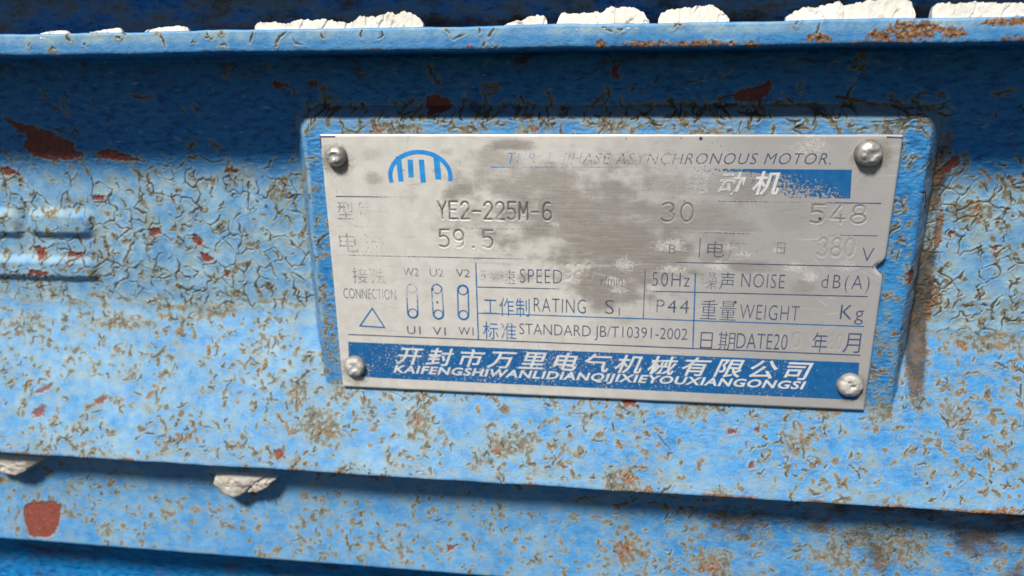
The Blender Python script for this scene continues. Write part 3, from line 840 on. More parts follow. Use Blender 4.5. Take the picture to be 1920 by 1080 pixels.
def putty_lump(outline_px, D, bulge, seed, mat, parent):
    """a lump of putty squeezed out under the edge of the fin"""
    pts = np.array([on_plate(px, py, D) for px, py in outline_px])
    c = pts.mean(0)
    n = 48; ang = np.linspace(0, 1, n, endpoint=False)
    per = np.vstack([pts, pts[:1]])
    L = np.concatenate([[0], np.cumsum(np.hypot(*np.diff(per, axis=0).T))]); L /= L[-1]
    ox = np.interp(ang, L, per[:, 0]); oz = np.interp(ang, L, per[:, 1])
    rings = 9; V = [(c[0], c[1], D + bulge)]
    for r in range(1, rings + 1):
        u = r / rings
        for k in range(n):
            V.append((c[0] + (ox[k] - c[0]) * u, c[1] + (oz[k] - c[1]) * u, D + bulge * math.sqrt(max(0, 1 - u ** 2.2)) - (1.6 if r == rings else 0)))
    V = np.array(V)
    V[:, 2] += 0.55 * fbm(V[:, 0] * .5, V[:, 1] * .5, 210 + seed, 4) - 0.5 * sstep(.10, .02, np.abs(fbm(V[:, 0] * .25, V[:, 1] * .18, 215 + seed, 2)))
    V[:, :2] += 0.2 * np.stack([fbm(V[:, 0] * .8, V[:, 1] * .8, 220, 3), fbm(V[:, 0] * .8 + 30, V[:, 1] * .8, 222, 3)], -1)
    f = []
    for k in range(n):
        k2 = (k + 1) % n
        f.append([0, 1 + k, 1 + k2, 1 + k2])
        for r in range(rings - 1):
            f.append([1 + r * n + k, 1 + (r + 1) * n + k, 1 + (r + 1) * n + k2, 1 + r * n + k2])
    me = bpy.data.meshes.new('putty_lump')
    me.from_pydata([tuple(p * MM) for p in xyz(V[:, 0], V[:, 1], V[:, 2])], [], [q if q[2] != q[3] else q[:3] for q in f])
    me.polygons.foreach_set('use_smooth', [True] * len(me.polygons))
    me.materials.append(mat)
    o = bpy.data.objects.new('putty_lump', me)
    COL.objects.link(o); o.parent = parent
    return o

putty_lump([(396, 905), (402, 890), (440, 888), (500, 893), (470, 915), (455, 930), (435, 935), (415, 920)], 4.4, 0.8, 1, M_PUTTY, part_obj[5])
putty_lump([(462, 923), (475, 905), (498, 894), (522, 896), (505, 912), (482, 924)], 4.2, 0.8, 2, M_PUTTY, part_obj[5])
putty_lump([(-30, 862), (-10, 852), (40, 856), (88, 860), (60, 878), (35, 893), (10, 890), (-20, 880)], 4.4, 0.7, 3, M_PUTTY, part_obj[5])

# ------------------------------------------------------------------ nameplate
PW, PH = 60.0, 30.13

def plate_bend(x, z):
    """the sheet is not quite flat"""
    return (0.25 * (np.clip(x, -60, 60) / 60) ** 2 * sstep(5, 30, z) * 0.5 - 0.10 * np.exp(-((x - 8) / 25) ** 2 - ((z - 3) / 14) ** 2)
            + 0.06 * fbm(x * .05, z * .05, 230, 2) + 0.25 * np.exp(-((x - 61) / 2.2) ** 2 - ((z - 2.0) / 2.2) ** 2))

dx = 0.17
px_ = np.linspace(-PW, PW, int(2 * PW / dx) + 1); pz_ = np.linspace(PH, -PH, int(2 * PH / dx) + 1)
QX, QZ = np.meshgrid(px_, pz_)

def pfield(lst, nz=0.85, sc=0.16, seed=240):
    """sum of ragged spots given in photograph pixels: x, y, rx, ry, amount"""
    out = np.zeros(QX.shape)
    nn = nz * fbm(QX * sc, QZ * sc * 1.6, seed, 5, 0.6)
    for px, py, rx, ry, a in lst:
        x, z = on_plate(px, py)
        r = np.hypot((QX - x) / (rx / 9.0), (QZ - z) / (ry / 8.6)) + nn
        out = np.maximum(out, a * (1 - sstep(0.15, 1.3, r)))
    return out

bare = np.clip(0.16 + 0.5 * fbm(QX * .10, QZ * .22, 236, 6, .65), 0, .42) * (0.55 + 0.45 * np.exp(-((QX - 0) / 30) ** 2))
bare = np.maximum(bare, pfield([(1090, 400, 300, 130, .72), (1180, 470, 200, 100, .85), (1010, 350, 240, 70, .66), (1140, 535, 100, 55, .9), (1330, 420, 160, 80, .6), (930, 300, 90, 40, .55), (1430, 346, 200, 34, .5), (1330, 346, 120, 34, .5), (1110, 470, 120, 70, .8), (1150, 520, 130, 45, .95), (1200, 420, 170, 60, .62), (1130, 570, 45, 25, .8), (1290, 410, 130, 70, .55), (1390, 350, 90, 40, .6), (1250, 350, 110, 35, .55),
               (1040, 400, 130, 60, .5), (960, 275, 60, 16, .75), (855, 360, 60, 22, .75), (1010, 320, 40, 20, .6), (880, 400, 60, 20, .55), (1330, 480, 60, 30, .6), (1400, 500, 70, 18, .6),
               (700, 335, 30, 14, .55), (985, 520, 24, 22, .62), (930, 520, 30, 20, .5), (1180, 600, 60, 20, .45), (1480, 400, 150, 60, .42), (1500, 540, 40, 20, .55), (700, 290, 50, 20, .4), (820, 320, 14, 12, .6), (1490, 560, 150, 60, .3), (830, 285, 30, 12, .5)]))
pale = pfield([(1170, 495, 34, 30, .72), (1070, 528, 30, 12, .8), (1150, 530, 30, 16, .8), (1255, 460, 60, 24, .72), (1265, 505, 45, 16, .78), (1370, 465, 40, 14, .66), (1400, 478, 30, 12, .6), (1160, 545, 50, 12, .7),
               (1520, 275, 60, 32, .60), (1650, 315, 30, 20, .55), (1345, 500, 40, 14, .75), (1490, 500, 40, 16, .7), (1520, 520, 26, 20, .7), (1585, 500, 30, 20, .62), (1225, 540, 30, 14, .7), (980, 410, 14, 10, .7),
               (1190, 580, 40, 10, .55), (1040, 420, 20, 10, .62), (755, 405, 50, 22, .6), (1420, 515, 60, 10, .5), (1455, 470, 14, 10, .65), (930, 505, 24, 12, .55), (690, 440, 120, 50, .42)], .5, .25, 250)
grime = pfield([(630, 300, 50, 46, .95), (1634, 296, 60, 48, .85), (664, 695, 50, 44, .9), (1597, 730, 52, 46, .9), (1600, 280, 40, 30, .4)], .4, .2, 260)
edge_d = np.minimum(np.minimum(QX + PW, PW - QX), np.minimum(QZ + PH, PH - QZ))
grime = np.maximum(grime, 0.5 * sstep(1.0, 0.1, edge_d) * (0.5 + fbm(QX * .1, QZ * .1, 265, 4)))
sheen_falloff = sstep(-12, 40, QX + 0.15 * QZ + 8 * fbm(QX * .03, QZ * .03, 270, 2)) * 0.85  # greyer to the right: the plate's reflection falling off, put into its colour

speck = np.zeros(QX.shape)
SPECKS = [(1314, 260, .33), (1174, 260, .12), (1277, 259, .14), (1335, 268, .1), (1351, 273, .1), (1366, 282, .1), (1322, 312, .12), (1537, 410, .28), (1283, 377, .12), (820, 567, .24), (811, 542, .26), (1379, 567, .26), (1594, 712, .30), (1410, 300, .08),
          (693, 505, .12), (704, 453, .1), (757, 319, .12), (843, 323, .1), (862, 306, .1), (1541, 605, .08), (1650, 560, .1), (1655, 640, .12), (1087, 567, .12), (632, 360, .1), (655, 655, .1), (980, 640, .1)]
for a, b, r in SPECKS:
    x, z = on_plate(a, b)
    speck = np.maximum(speck, 1 - sstep(r * .7, r * 1.3, np.hypot(QX - x, (QZ - z) * .9)))
for _ in range(70):
    x, z, r = rng.uniform(-59, 59), rng.uniform(-29, 29), rng.uniform(.05, .10)
    speck = np.maximum(speck, .8 * (1 - sstep(r * .7, r * 1.5, np.hypot(QX - x, QZ - z))))

scratch = np.zeros(QX.shape); scuff = np.zeros(QX.shape)
for k in range(230):
    x, z = rng.uniform(-58, 58), rng.uniform(-28, 28)
    a = rng.normal(0, .22) if rng.random() < .75 else rng.uniform(0, math.pi)
    L = rng.lognormal(math.log(4.0), .7); hw = rng.uniform(.02, .06)
    p1 = (x + L * math.cos(a), z + L * math.sin(a))
    i0, i1 = np.searchsorted(px_, (min(x, p1[0]) - .4, max(x, p1[0]) + .4)); k0, k1 = np.searchsorted(-pz_, (-max(z, p1[1]) - .4, -min(z, p1[1]) + .4))
    sl = (slice(k0, k1), slice(i0, i1))
    if QX[sl].size:
        d, u = seg_dist(QX[sl], QZ[sl] + .12 * noise(QX[sl] * .3, QZ[sl] * .3, 272), [(x, z), p1])
        tgt = scratch if rng.random() < .6 else scuff
        tgt[sl] = np.maximum(tgt[sl], rng.uniform(.25, 1) * (1 - sstep(hw, hw + .13, d)) * np.sin(np.pi * np.clip(u, .04, .96)))

# stamped characters: strokes on a 0..1 by 0..1 cell
def arc(cx, cy, rx, ry, a0, a1, n=9):
    return [(cx + rx * math.cos(math.radians(a)), cy + ry * math.sin(math.radians(a))) for a in np.linspace(a0, a1, n)]
GLYPH = {
    'Y': [[(0, 1), (.5, .5), (1, 1)], [(.5, .5), (.5, 0)]], 'E': [[(1, 1), (0, 1), (0, 0), (1, 0)], [(0, .52), (.75, .52)]], '-': [[(.05, .45), (.95, .45)]], '.': [[(.45, .02), (.55, .02)]],
    '2': [arc(.5, .72, .48, .28, 165, -25) + [(0, 0), (1, 0)]], '5': [[(.95, 1), (.1, 1), (.1, .58)] + arc(.45, .32, .5, .32, 110, -120) + [(.05, .08)]],
    'M': [[(0, 0), (.05, 1), (.5, .35), (.95, 1), (1, 0)]], '6': [arc(.55, .62, .5, .38, 60, 180) + arc(.5, .28, .48, .28, 180, 540, 16)], '9': [arc(.5, .7, .46, .3, 0, 360, 16) + arc(.45, .4, .5, .4, 0, -100)],
    '3': [arc(.45, .75, .45, .25, 150, -70) + arc(.45, .26, .52, .27, 70, -150)], '0': [arc(.5, .5, .45, .5, 90, 450, 18)], '4': [[(.7, 0), (.7, .45)], [(1, .25), (0, .25), (.62, 1)]],
    '8': [arc(.5, .74, .40, .26, 90, 450, 14), arc(.5, .25, .5, .25, 90, 450, 14)]}
stamp = np.zeros(QX.shape); PHGT = np.zeros(QX.shape)

def stamp_text(body, p0, p1, hpx, adv=None, r=0.20, amt=1.0):
    x0, z0 = on_plate(*p0); x1, _ = on_plate(*p1)
    hz = on_plate(p0[0], p0[1] - hpx)[1] - z0
    n = len(body); cw = (x1 - x0) / (n - 0.28)
    for i, ch in enumerate(body):
        for g in GLYPH[ch]:
            pts = [(x0 + cw * (i + 0.72 * u), z0 + hz * v) for u, v in g]
            a = np.array(pts)
            i0, i1 = np.searchsorted(px_, (a[:, 0].min() - 1, a[:, 0].max() + 1)); k0, k1 = np.searchsorted(-pz_, (-a[:, 1].max() - 1, -a[:, 1].min() + 1))
            sl = (slice(k0, k1), slice(i0, i1))
            d, _ = seg_dist(QX[sl] + .05 * noise(QX[sl] * 1.5, QZ[sl] * 1.5, 280), QZ[sl] + .05 * noise(QX[sl] * 1.5 + 7, QZ[sl] * 1.5, 281), pts)
            wear = np.clip(1.0 + 0.9 * fbm(QX[sl] * .35, QZ[sl] * .35, 285, 2), .35, 1)
            k = (1 - sstep(r * .5, r * 1.35, d)) * wear * amt
            stamp[sl] = np.maximum(stamp[sl], k)
            PHGT[sl] = np.minimum(PHGT[sl], -0.13 * k) + 0.045 * amt * np.exp(-((d - r * 2.0) / (r * .7)) ** 2)

stamp_text('YE2-225M-6', (822, 410), (1034, 412), 32, r=.23, amt=1.0)
stamp_text('59.5', (824, 463), (925, 465), 32, r=.23, amt=.92)
stamp_text('30', (1240, 415), (1300, 416), 34, r=.21, amt=.8)
stamp_text('548', (1518, 418), (1622, 420), 34, r=.21, amt=.75)
stamp_text('380', (1533, 480), (1600, 482), 33, r=.26, amt=.52)
stamp_text('0', (1484, 652), (1500, 652), 28, r=.22, amt=.34)
stamp_text('80', (1552, 655), (1578, 656), 28, r=.22, amt=.34)
stamp_text('980', (1058, 524), (1112, 526), 30, r=.24, amt=.45)

def plate_mesh():
    X = QX.copy(); Z = QZ.copy()
    ed = np.minimum(PW - np.abs(QX), PH - np.abs(QZ))
    # a knocked-in spot on the right edge, slightly ragged rim, rounded corners
    nx, nz_ = on_plate(1668, 503)
    X -= 1.5 * np.exp(-((QZ - nz_) / 1.3) ** 2) * sstep(PW - 3.5, PW, QX)
    X += 0.10 * fbm(QZ * .15, QX * 0 + np.sign(QX), 290, 4) * sstep(PW - 2, PW, np.abs(QX))
    Z += 0.08 * fbm(QX * .12, QZ * 0 + np.sign(QZ), 294, 4) * sstep(PH - 2, PH, np.abs(QZ))
    Dp = plate_bend(QX, QZ) + PHGT - 0.16 * sstep(0.35, 0.0, ed)
    Dp += -0.5 * np.exp(-((QZ - nz_) / 1.4) ** 2) * sstep(PW - 2.0, PW, QX)
    ny, nx2 = QX.shape
    V = xyz(X, Z, Dp).reshape(-1, 3)
    idx = np.arange(ny * nx2).reshape(ny, nx2)
    fq = np.stack([idx[:-1, :-1], idx[1:, :-1], idx[1:, 1:], idx[:-1, 1:]], -1).reshape(-1, 4)
    rim = np.concatenate([idx[0, :-1], idx[:-1, -1], idx[-1, :0:-1], idx[:0:-1, 0]])
    back = V[rim].copy(); back[:, 1] += 0.75
    b0 = len(V)
    V = np.concatenate([V, back])
    bi = b0 + np.arange(len(rim)); nxt = np.roll(np.arange(len(rim)), -1)
    side = np.stack([rim, rim[nxt], bi[nxt], bi], -1)
    fq = np.concatenate([fq, side])
    ex = lambda a: np.concatenate([a.ravel(), a.ravel()[rim]])
    at = {'bare': ex(bare), 'pale': ex(pale), 'grime': ex(grime), 'sheen_falloff': ex(sheen_falloff), 'stamp': ex(stamp), 'scratch': ex(scratch), 'scuff': ex(scuff), 'speck': ex(speck)}
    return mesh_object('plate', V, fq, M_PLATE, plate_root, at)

plate_mesh()

# ---- print: how much ink is left at a point of the plate (photograph pixels)
WORN = [(1120, 480, 150, 110, 1.0), (1000, 340, 260, 60, 1.0), (800, 380, 130, 60, .55), (760, 450, 160, 40, .6), (1230, 400, 120, 90, .85), (1500, 420, 120, 60, .6), (1430, 345, 110, 20, .4), (1380, 470, 90, 16, .35), (1090, 310, 130, 14, .35)]
WORN = [(*on_plate(a, b), c / 9.0, d / 8.6, e) for a, b, c, d, e in WORN]

def ink_left(x, z):
    k = np.ones(len(x))
    for cx, cz, rx, rz, a in WORN:
        r = np.hypot((x - cx) / rx, (z - cz) / rz) + 0.25 * fbm(x * .2, z * .25, 300, 3)
        k = np.minimum(k, 1 - a * (1 - sstep(.55, 1.15, r)))
    return k

LIFT = 0.035
def ink_mesh(name, x, z, faces, mat, strength, lift=LIFT, parent=None, worn=True):
    x = np.asarray(x, float); z = np.asarray(z, float)
    st = np.asarray(strength, float) * (ink_left(x, z) if worn else 1.0)
    me = bpy.data.meshes.new(name)
    me.from_pydata([tuple(p * MM) for p in xyz(x, z, plate_bend(x, z) + lift)], [], faces)
    at = me.attributes.new('ink', 'FLOAT', 'POINT')
    at.data.foreach_set('value', np.broadcast_to(st, x.shape).astype(np.float32))
    me.materials.append(mat)
    o = bpy.data.objects.new(name, me)
    COL.objects.link(o); o.parent = parent or plate_root
    return o

def text(body, p0, p1, hpx, mat, strength=1.0, weight=0.0, shear=0.0, space=1.0, parent=None, lift=LIFT, name='printed_text', worn=True, tilt=True):
    """lettering fitted between two points of its baseline (photograph pixels), hpx high there"""
    cu = bpy.data.curves.new('text', 'FONT')
    cu.body = body; cu.offset = weight; cu.shear = shear; cu.space_character = space; cu.resolution_u = 3
    ob = bpy.data.objects.new('text', cu)
    COL.objects.link(ob)
    me = bpy.data.meshes.new_from_object(ob.evaluated_get(bpy.context.evaluated_depsgraph_get()))
    bpy.data.objects.remove(ob); bpy.data.curves.remove(cu)
    n = len(me.vertices)
    co = np.zeros(n * 3); me.vertices.foreach_get('co', co); co = co.reshape(-1, 3)
    fc = [tuple(p.vertices) for p in me.polygons]
    bpy.data.meshes.remove(me)
    lo, hi = co.min(0), co.max(0)
    x0, z0 = on_plate(*p0); x1, z1 = on_plate(*p1)
    ph = on_plate(p0[0], p0[1] - hpx)[1] - z0
    u = (co[:, 0] - lo[0]) / (hi[0] - lo[0]); v = (co[:, 1] - lo[1]) / (hi[1] - lo[1])
    x = x0 + (x1 - x0) * u; z = (z0 + (z1 - z0) * u if tilt else z0) + ph * v
    st = np.interp(u, np.linspace(0, 1, len(strength)), strength) if isinstance(strength, (list, tuple)) else strength
    return ink_mesh(name, x, z, fc, mat, st, lift, parent, worn)

def strip(pa, pb, width, mat, strength=1.0, name='ruled_line', n=60, worn=True):
    a = np.array(on_plate(*pa)); b = np.array(on_plate(*pb))
    d = (b - a) / np.linalg.norm(b - a); nn = np.array([-d[1], d[0]]) * width / 2
    t = np.linspace(0, 1, n)[:, None]
    c = a + (b - a) * t
    wv = (1 + 0.35 * fbm(c[:, 0] * .6, c[:, 1] * .6, 310, 3))[:, None]
    L = c + nn * wv; Rr = c - nn * wv
    V = np.concatenate([L, Rr])
    f = [(i, i + n, i + n + 1, i + 1) for i in range(n - 1)]
    st = np.interp(np.tile(t[:, 0], 2), np.linspace(0, 1, len(strength)), strength) if isinstance(strength, (list, tuple)) else strength
    return ink_mesh(name, V[:, 0], V[:, 1], f, mat, st, LIFT, None, worn)

def poly_strip(parent, pts, width, mat, strength, name, closed=False):
    """a drawn line following points already in millimetres"""
    p = np.asarray(pts, float)
    nxt = np.roll(p, -1, 0); prv = np.roll(p, 1, 0)
    if not closed:
        nxt[-1] = p[-1]; prv[0] = p[0]
    d1 = p - prv; d2 = nxt - p
    d1 /= np.linalg.norm(d1, axis=1)[:, None] + 1e-9; d2 /= np.linalg.norm(d2, axis=1)[:, None] + 1e-9
    d = d1 + d2; d /= np.linalg.norm(d, axis=1)[:, None] + 1e-9
    nn = np.stack([-d[:, 1], d[:, 0]], 1)
    c = np.clip(np.abs((d * np.where(np.abs(d2).sum(1)[:, None] > 0, d2, d1)).sum(1)), .45, 1)[:, None]
    L = p + nn * width / 2 / c; Rr = p - nn * width / 2 / c
    n = len(p); V = np.concatenate([L, Rr])
    m = n if closed else n - 1
    f = [(i, i + n, (i + 1) % n + n, (i + 1) % n) for i in range(m)]
    return V, f

def band(quad_px, mat, strength_fn, name, nx=90, nz=14):
    c = np.array([on_plate(*q) for q in quad_px])
    u, v = np.meshgrid(np.linspace(0, 1, nx), np.linspace(0, 1, nz))
    P2 = (c[0] * ((1 - u) * (1 - v))[..., None] + c[1] * (u * (1 - v))[..., None] + c[2] * (u * v)[..., None] + c[3] * ((1 - u) * v)[..., None])
    idx = np.arange(nx * nz).reshape(nz, nx)
    f = np.stack([idx[:-1, :-1], idx[1:, :-1], idx[1:, 1:], idx[:-1, 1:]], -1).reshape(-1, 4).tolist()
    return ink_mesh(name, P2[..., 0].ravel(), P2[..., 1].ravel(), f, mat, strength_fn(u, v).ravel(), 0.02, None, False)

# ruled lines
strip((630, 368), (1652, 381), .20, M_NAVY, [.95, .9, .45, .35, .3, .3, .35, .4, .4, .5, .8, .95])
strip((633, 423), (1645, 442), .18, M_NAVY, [.4, .4, .38, .35, .35, .3, .4, .7, .5, .45, .75, .85])
strip((640, 478), (1637, 500), .20, M_NAVY, [.35, .5, .62, .5, .4, .4, .4, .55, .6, .8, .9, .95])
strip((895, 538), (1627, 556), .22, M_NAVY, [.62, .8, .75, .5, .6, .8, .9, .8, .75, .9, .95])
strip((897, 587), (1620, 612), .24, M_BLUE, [.75, .7, .85, .95, .9, 1.0], worn=False)
strip((653, 627), (1613, 666), .26, M_NAVY, 1.0, worn=False)
strip((892, 492), (897, 637), .28, M_BLUE, [.65, .9, .9, 1.0], worn=False)
strip((1210, 505), (1206, 598), .18, M_NAVY, [.5, .75, .85], worn=False)
strip((1304, 512), (1299, 655), .28, M_BLUE, [.7, .9, 1.0, 1.0], worn=False)
strip((1313, 446), (1311, 482), .16, M_NAVY, .75, worn=False)
strip((920, 313), (1318, 314), .22, M_CYAN, [.6, .3, .45, .3, .4, .35, .3, .3, .3], worn=False)
strip((600, 256), (629, 256), .32, M_NAVY, .9, worn=False)
strip((600.5, 256), (602, 276), .28, M_NAVY, .9, worn=False)
strip((1662, 257), (1694, 258), .30, M_NAVY, .9, worn=False)

# blue fields
def low_band(u, v):
    return 0.71 + 0.16 * (noise(u * 9, v * 1.2, 315)) - 0.34 * np.exp(-((u - .02) / .03) ** 2) * (v > .55) - 0.06 * np.exp(-((u - .45) / .35) ** 2)
band([(653, 641), (1611, 680), (1607, 750), (655, 706)], M_BAND, low_band, 'blue_band')
def high_band(u, v):
    return np.clip(1.05 * sstep(.45, .98, u) * (1 - .62 * v) + .55 * sstep(.25, .6, u) * (v < .14) + .25 * sstep(.93, .99, u), 0, 1)
band([(1150, 315), (1597, 318), (1594, 372), (1150, 368)], M_BAND, high_band, 'blue_band')

# lettering
text('开封市万里电气机械有限公司', (742, 683), (1522, 714), 34, M_WHITE, .90, .014, .28, 1.35, lift=.07, worn=False)
text('KAIFENGSHIWANLIDIANQIJIXIEYOUXIANGONGSI', (738, 703), (1510, 735), 19, M_WHITE, .86, .030, .25, 1.1, lift=.07, worn=False)
text('异步电动机', (1150, 366), (1460, 366), 44, M_WHITE, [.25, .3, .4, .55, .75], .02, .2, 1.6, lift=.07, worn=False)
text('THREE PHASE ASYNCHRONOUS MOTOR.', (955, 307), (1557, 308), 20, M_NAVY, [.0, .2, .30, .36, .42, .36, .40, .46, .58, .68, .76, .8, .8], -.012, .25, 1.12, worn=False)
text('THR  E', (953, 306), (1040, 306), 20, M_CYAN, [.52, .3, .45, .3], -.012, .25, 1.12, lift=.05, worn=False)
text('型号', (634, 412), (700, 413), 34, M_NAVY, [.5, .36, .26], -.012, 0, 1.1, worn=False)
text('电流', (638, 472), (722, 476), 36, M_GREY, [.42, .38, .3], -.012, 0, 1.3, worn=False)
text('接法', (662, 530), (724, 533), 28, M_GREY, [.5, .42, .38], -.012, 0, 1.2, worn=False)
text('CONNECTION', (645, 559), (743, 562), 19, M_NAVY, [.68, .62, .55, .45, .42, .48], -.014, 0, 1.0, worn=False)
for b, x0, x1, y, s in (('W2', 757, 785, 517, .48), ('U2', 806, 832, 518, .44), ('V2', 855, 881, 519, .55), ('U1', 764, 789, 626, .85), ('V1', 812, 836, 628, .85), ('W1', 860, 888, 628, .82)):
    text(b, (x0, y), (x1, y + 1), 15, M_NAVY, s, -.006, 0, worn=False)
text('转速', (902, 530), (966, 533), 26, M_NAVY, [.42, .3, .36, .55], -.012, 0, 1.2, worn=False)
text('SPEED', (975, 530), (1054, 532), 26, M_NAVY, [.75, .7, .66, .6, .5], -.016, 0, 1.1, worn=False)
text('r/min', (1126, 536), (1167, 537), 20, M_GREY, [.5, .6, .6], -.012, 0, worn=False)
text('50Hz', (1222, 536), (1293, 538), 26, M_NAVY, [.45, .75, .8, .8], -.014, 0, 1.15, worn=False)
text('噪声', (1316, 541), (1376, 543), 32, M_NAVY, [.3, .5, .8], -.010, 0, 1.15, worn=False)
text('NOISE', (1389, 538), (1470, 541), 26, M_NAVY, [.85, .6, .5, .55, .6], -.014, 0, 1.1, worn=False)
text('dB(A)', (1538, 548), (1628, 551), 34, M_NAVY, [.55, .7, .72, .85, .7], -.014, 0, 1.25, worn=False)
text('工作制', (907, 591), (993, 594), 34, M_BLUE, [.68, .5, .78], -.004, 0, 1.1, worn=False)
text('RATING', (1001, 584), (1098, 588), 26, M_NAVY, [.8, .78, .72, .7, .75], -.014, 0, 1.1, worn=False)
text('S', (1134, 588), (1151, 589), 26, M_NAVY, .75, -.014, 0, worn=False)
strip((1161, 577), (1161, 591), .2, M_NAVY, .75, 'printed_text', 6, worn=False)
text('IP44', (1217, 585), (1291, 587), 24, M_NAVY, [.3, .48, .85, .9], -.012, 0, 1.2, worn=False)
text('重量', (1313, 598), (1379, 601), 36, M_NAVY, [.68, .72, .72], -.012, 0, 1.1, worn=False)
text('WEIGHT', (1386, 598), (1497, 602), 28, M_NAVY, [.5, .62, .66, .66, .6], -.016, 0, 1.1, worn=False)
text('Kg', (1573, 607), (1617, 609), 36, M_NAVY, .95, -.010, 0, 1.2, worn=False)
text('标准', (906, 635), (968, 638), 32, M_BLUE, [.88, .6, .42, .6], -.002, 0, 1.15, worn=False)
text('STANDARD JB/T10391-2002', (974, 633), (1288, 644), 27, M_NAVY, [.66, .62, .7, .68, .72, .75, .85, .95, .95, .95, 1.0], -.012, 0, 1.0, worn=False)
text('日期', (1312, 655), (1377, 658), 35, M_NAVY, [.85, .75, .9], -.010, 0, 1.15, worn=False)
text('DATE20', (1380, 653), (1475, 656), 29, M_NAVY, [.85, .9, .9, .9], -.012, 0, 1.0, worn=False)
text('年', (1521, 660), (1549, 661), 37, M_NAVY, .98, -.004, 0, worn=False)
text('月', (1579, 661), (1611, 662), 37, M_NAVY, .98, -.004, 0, worn=False)
text('电压', (1325, 482), (1400, 484), 30, M_GREY, [.6, .5, .3, .36], -.006, 0, 1.2, worn=False)
text('B', (1254, 475), (1267, 476), 17, M_GREY, .46, -.006, 0, worn=False)
text('日', (1456, 476), (1471, 477), 22, M_GREY, .46, -.012, 0, worn=False)
text('V', (1614, 490), (1636, 491), 26, M_NAVY, .85, -.018, 0, worn=False)

# delta sign and the three terminal links
tri = [on_plate(698, 578), on_plate(675, 611), on_plate(721, 614)]
V, f = poly_strip(None, tri, .34, M_BLUE, .9, '', True)
ink_mesh('delta_sign', V[:, 0], V[:, 1], f, M_BLUE, .95, worn=False)
link_px = [(772, 530, 774, 598, [.32, .38, .5, .8]), (819, 531, 822, 600, [.45, .42, .5, .85]), (868, 533, 869, 601, [.5, .82, .95, 1.0])]
for xt, yt, xb, yb, st in link_px:
    tx, tz = on_plate(xt, yt + 11); bx, bz = on_plate(xb, yb - 11)
    R = 1.22
    pts = [(tx + R * math.cos(a), tz + R * math.sin(a)) for a in np.linspace(0, math.pi, 14)] + [(bx + R * math.cos(a), bz + R * math.sin(a)) for a in np.linspace(math.pi, 2 * math.pi, 14)]
    # subdivide the straight sides so that the wear can fade along them
    full = []
    for i in range(len(pts)):
        a, b = np.array(pts[i]), np.array(pts[(i + 1) % len(pts)])
        m = max(1, int(np.linalg.norm(b - a) / .6))
        full += [a + (b - a) * k / m for k in range(m)]
    V, f = poly_strip(None, full, .30, M_BLUE, 1, '', True)
    lerp = lambda z: np.interp((tz + R - z) / (tz - bz + 2 * R), np.linspace(0, 1, 4), st)
    o = ink_mesh('terminal_link', V[:, 0], V[:, 1], f, M_BLUE, lerp(V[:, 1]), worn=False)
    for cx, cz in ((tx, tz), (bx, bz)):
        ring = [(cx + (R - .18) * math.cos(a), cz + (R - .18) * math.sin(a)) for a in np.linspace(0, 2 * math.pi, 28, endpoint=False)]
        V, f = poly_strip(None, ring, .26, M_BLUE, 1, '', True)
        ink_mesh('terminal', V[:, 0], V[:, 1], f, M_BLUE, lerp(V[:, 1]), LIFT + .015, o, worn=False)

# emblem: an oval with bars inside, its lower half rubbed off
ex, ez = on_plate(788, 330)
EA, EB = 6.7, 5.2
def emblem_ink(x, z):
    return np.clip(1.15 - sstep(ez + .3, ez - 2.3, z + .5 * fbm(x * .5, z * .5, 320, 2)) * 1.1 - .22 * sstep(ex + 4.5, ex + 7, x) * sstep(ez + 3, ez, z), 0, 1.1)
ring = [(ex + EA * math.cos(a), ez + EB * math.sin(a)) for a in np.linspace(-.5, math.pi + .62, 70)]
V, f = poly_strip(None, ring, .95, M_CYAN, 1, '', False)
emb = ink_mesh('emblem', V[:, 0], V[:, 1], f, M_CYAN, emblem_ink(V[:, 0], V[:, 1]), worn=False)
def bar(x0, x1, z0, z1, lean=0.0):
    n = 12
    z = np.linspace(z1, z0, n)
    V = np.concatenate([np.stack([x0 + lean * (z1 - z), z], 1), np.stack([x1 + lean * (z1 - z), z], 1)])
    f = [(i, i + 1, n + i + 1, n + i) for i in range(n - 1)]
    ink_mesh('emblem_bar', V[:, 0], V[:, 1], f, M_CYAN, emblem_ink(V[:, 0], V[:, 1] + .1), LIFT + .015, emb, worn=False)
def emx(px, py): return on_plate(px, py)
for pa, pb, wd in (((747, 293), (752, 340), 1.15), ((769, 299), (771, 332), 1.15), ((790, 299), (794, 345), 1.15), ((818, 293), (822, 336), 1.3)):
    (xa, za), (xb, zb) = on_plate(*pa), on_plate(*pb)
    bar(xa - wd / 2, xa + wd / 2, zb, za, (xb - xa) / (za - zb))

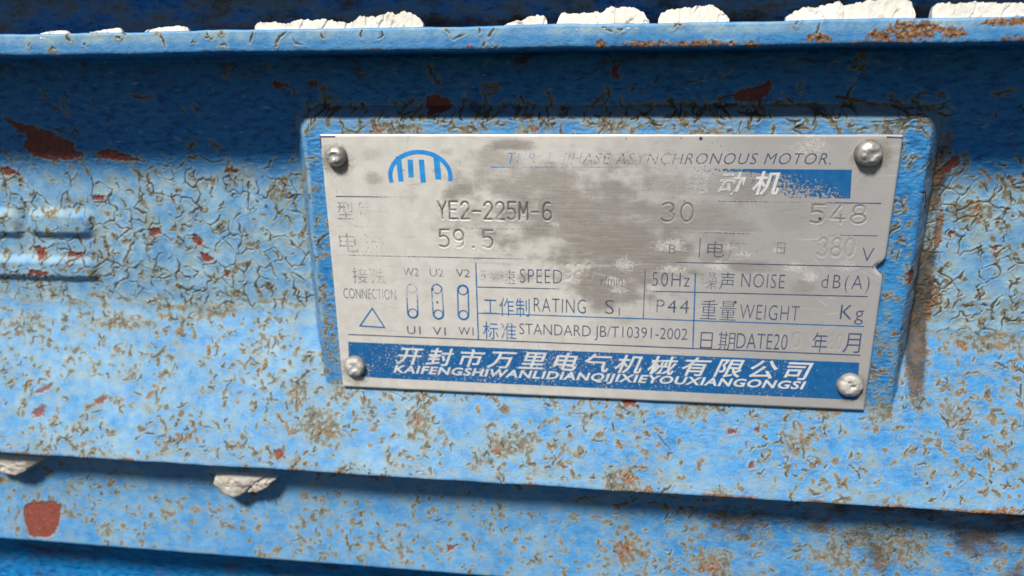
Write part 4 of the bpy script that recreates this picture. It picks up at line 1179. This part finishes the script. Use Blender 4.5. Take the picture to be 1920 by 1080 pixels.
# ---- rivets
def rivet(px, py, rad, high, mat, seed, label, hole=False):
    x0, z0 = on_plate(px, py, 1.2)
    n = 44; rings = 14
    V = [(0, 0, high)]
    for r in range(1, rings + 1):
        u = r / rings
        for k in range(n):
            a = 2 * math.pi * k / n
            d = high * (1 - u ** 3.2) ** 0.62 if r < rings else -0.35
            V.append((rad * u * math.cos(a), rad * u * math.sin(a), d))
    V = np.array(V)
    # dents left by the hammer
    V[:, 2] += 0.38 * fbm(V[:, 0] * .6 + seed * 9, V[:, 1] * .6, 330, 3) * (V[:, 2] > 0)
    V[:, 2] -= 0.30 * np.exp(-(((V[:, 0] - .25) ** 2 + (V[:, 1] - .15) ** 2) / .55)) * (V[:, 2] > 0)
    V[:, :2] *= (1 + 0.05 * fbm(V[:, 0] * .4 + seed, V[:, 1] * .4, 333, 2))[:, None]
    if hole:
        for hx, hz, r in ((-.35, .95, .32), (.2, .1, .26), (.55, .05, .26)):
            V[:, 2] -= 0.5 * np.exp(-((V[:, 0] - hx) ** 2 + (V[:, 1] - hz) ** 2) / r ** 2 / 1.2)
    f = []
    for k in range(n):
        k2 = (k + 1) % n
        f.append((0, 1 + k, 1 + k2))
        for r in range(rings - 1):
            f.append((1 + r * n + k, 1 + (r + 1) * n + k, 1 + (r + 1) * n + k2, 1 + r * n + k2))
    b = float(plate_bend(np.array([x0]), np.array([z0]))[0])
    me = bpy.data.meshes.new('rivet')
    me.from_pydata([tuple(p * MM) for p in xyz(V[:, 0] + x0, V[:, 1] + z0, V[:, 2] + b + .05)], [], f)
    me.polygons.foreach_set('use_smooth', [True] * len(me.polygons))
    rr = np.hypot(V[:, 0], V[:, 1]) / rad
    dirt = np.clip(sstep(.72, 1.0, rr) * .8 + .9 * np.clip(fbm(V[:, 0] * .7 + seed * 5, V[:, 1] * .7, 340, 4, .7), 0, 1), 0, .85)
    if hole:
        dirt = np.maximum(dirt, np.exp(-(((V[:, 0] + .35) ** 2 + (V[:, 1] - .95) ** 2) / .05)))
    da = me.attributes.new('dirt', 'FLOAT', 'POINT')
    da.data.foreach_set('value', dirt.astype(np.float32))
    me.materials.append(mat)
    o = bpy.data.objects.new('rivet', me)
    COL.objects.link(o); o.parent = plate_root
    o['label'] = label

rivet(628, 294, 2.45, 1.9, M_RIVET, 1, 'dull domed rivet in the upper left corner')
rivet(1631, 288, 2.80, 2.1, M_RIVET, 2, 'shiny domed rivet in the upper right corner')
rivet(663, 690, 2.75, 1.6, M_RIVET_PALE, 3, 'chalky rivet over the left end of the blue band')
rivet(1596, 726, 2.9, 1.5, M_RIVET_PALE, 4, 'pitted rivet over the right end of the blue band', True)
print('cast', NS, NX, 'plate', QX.shape)
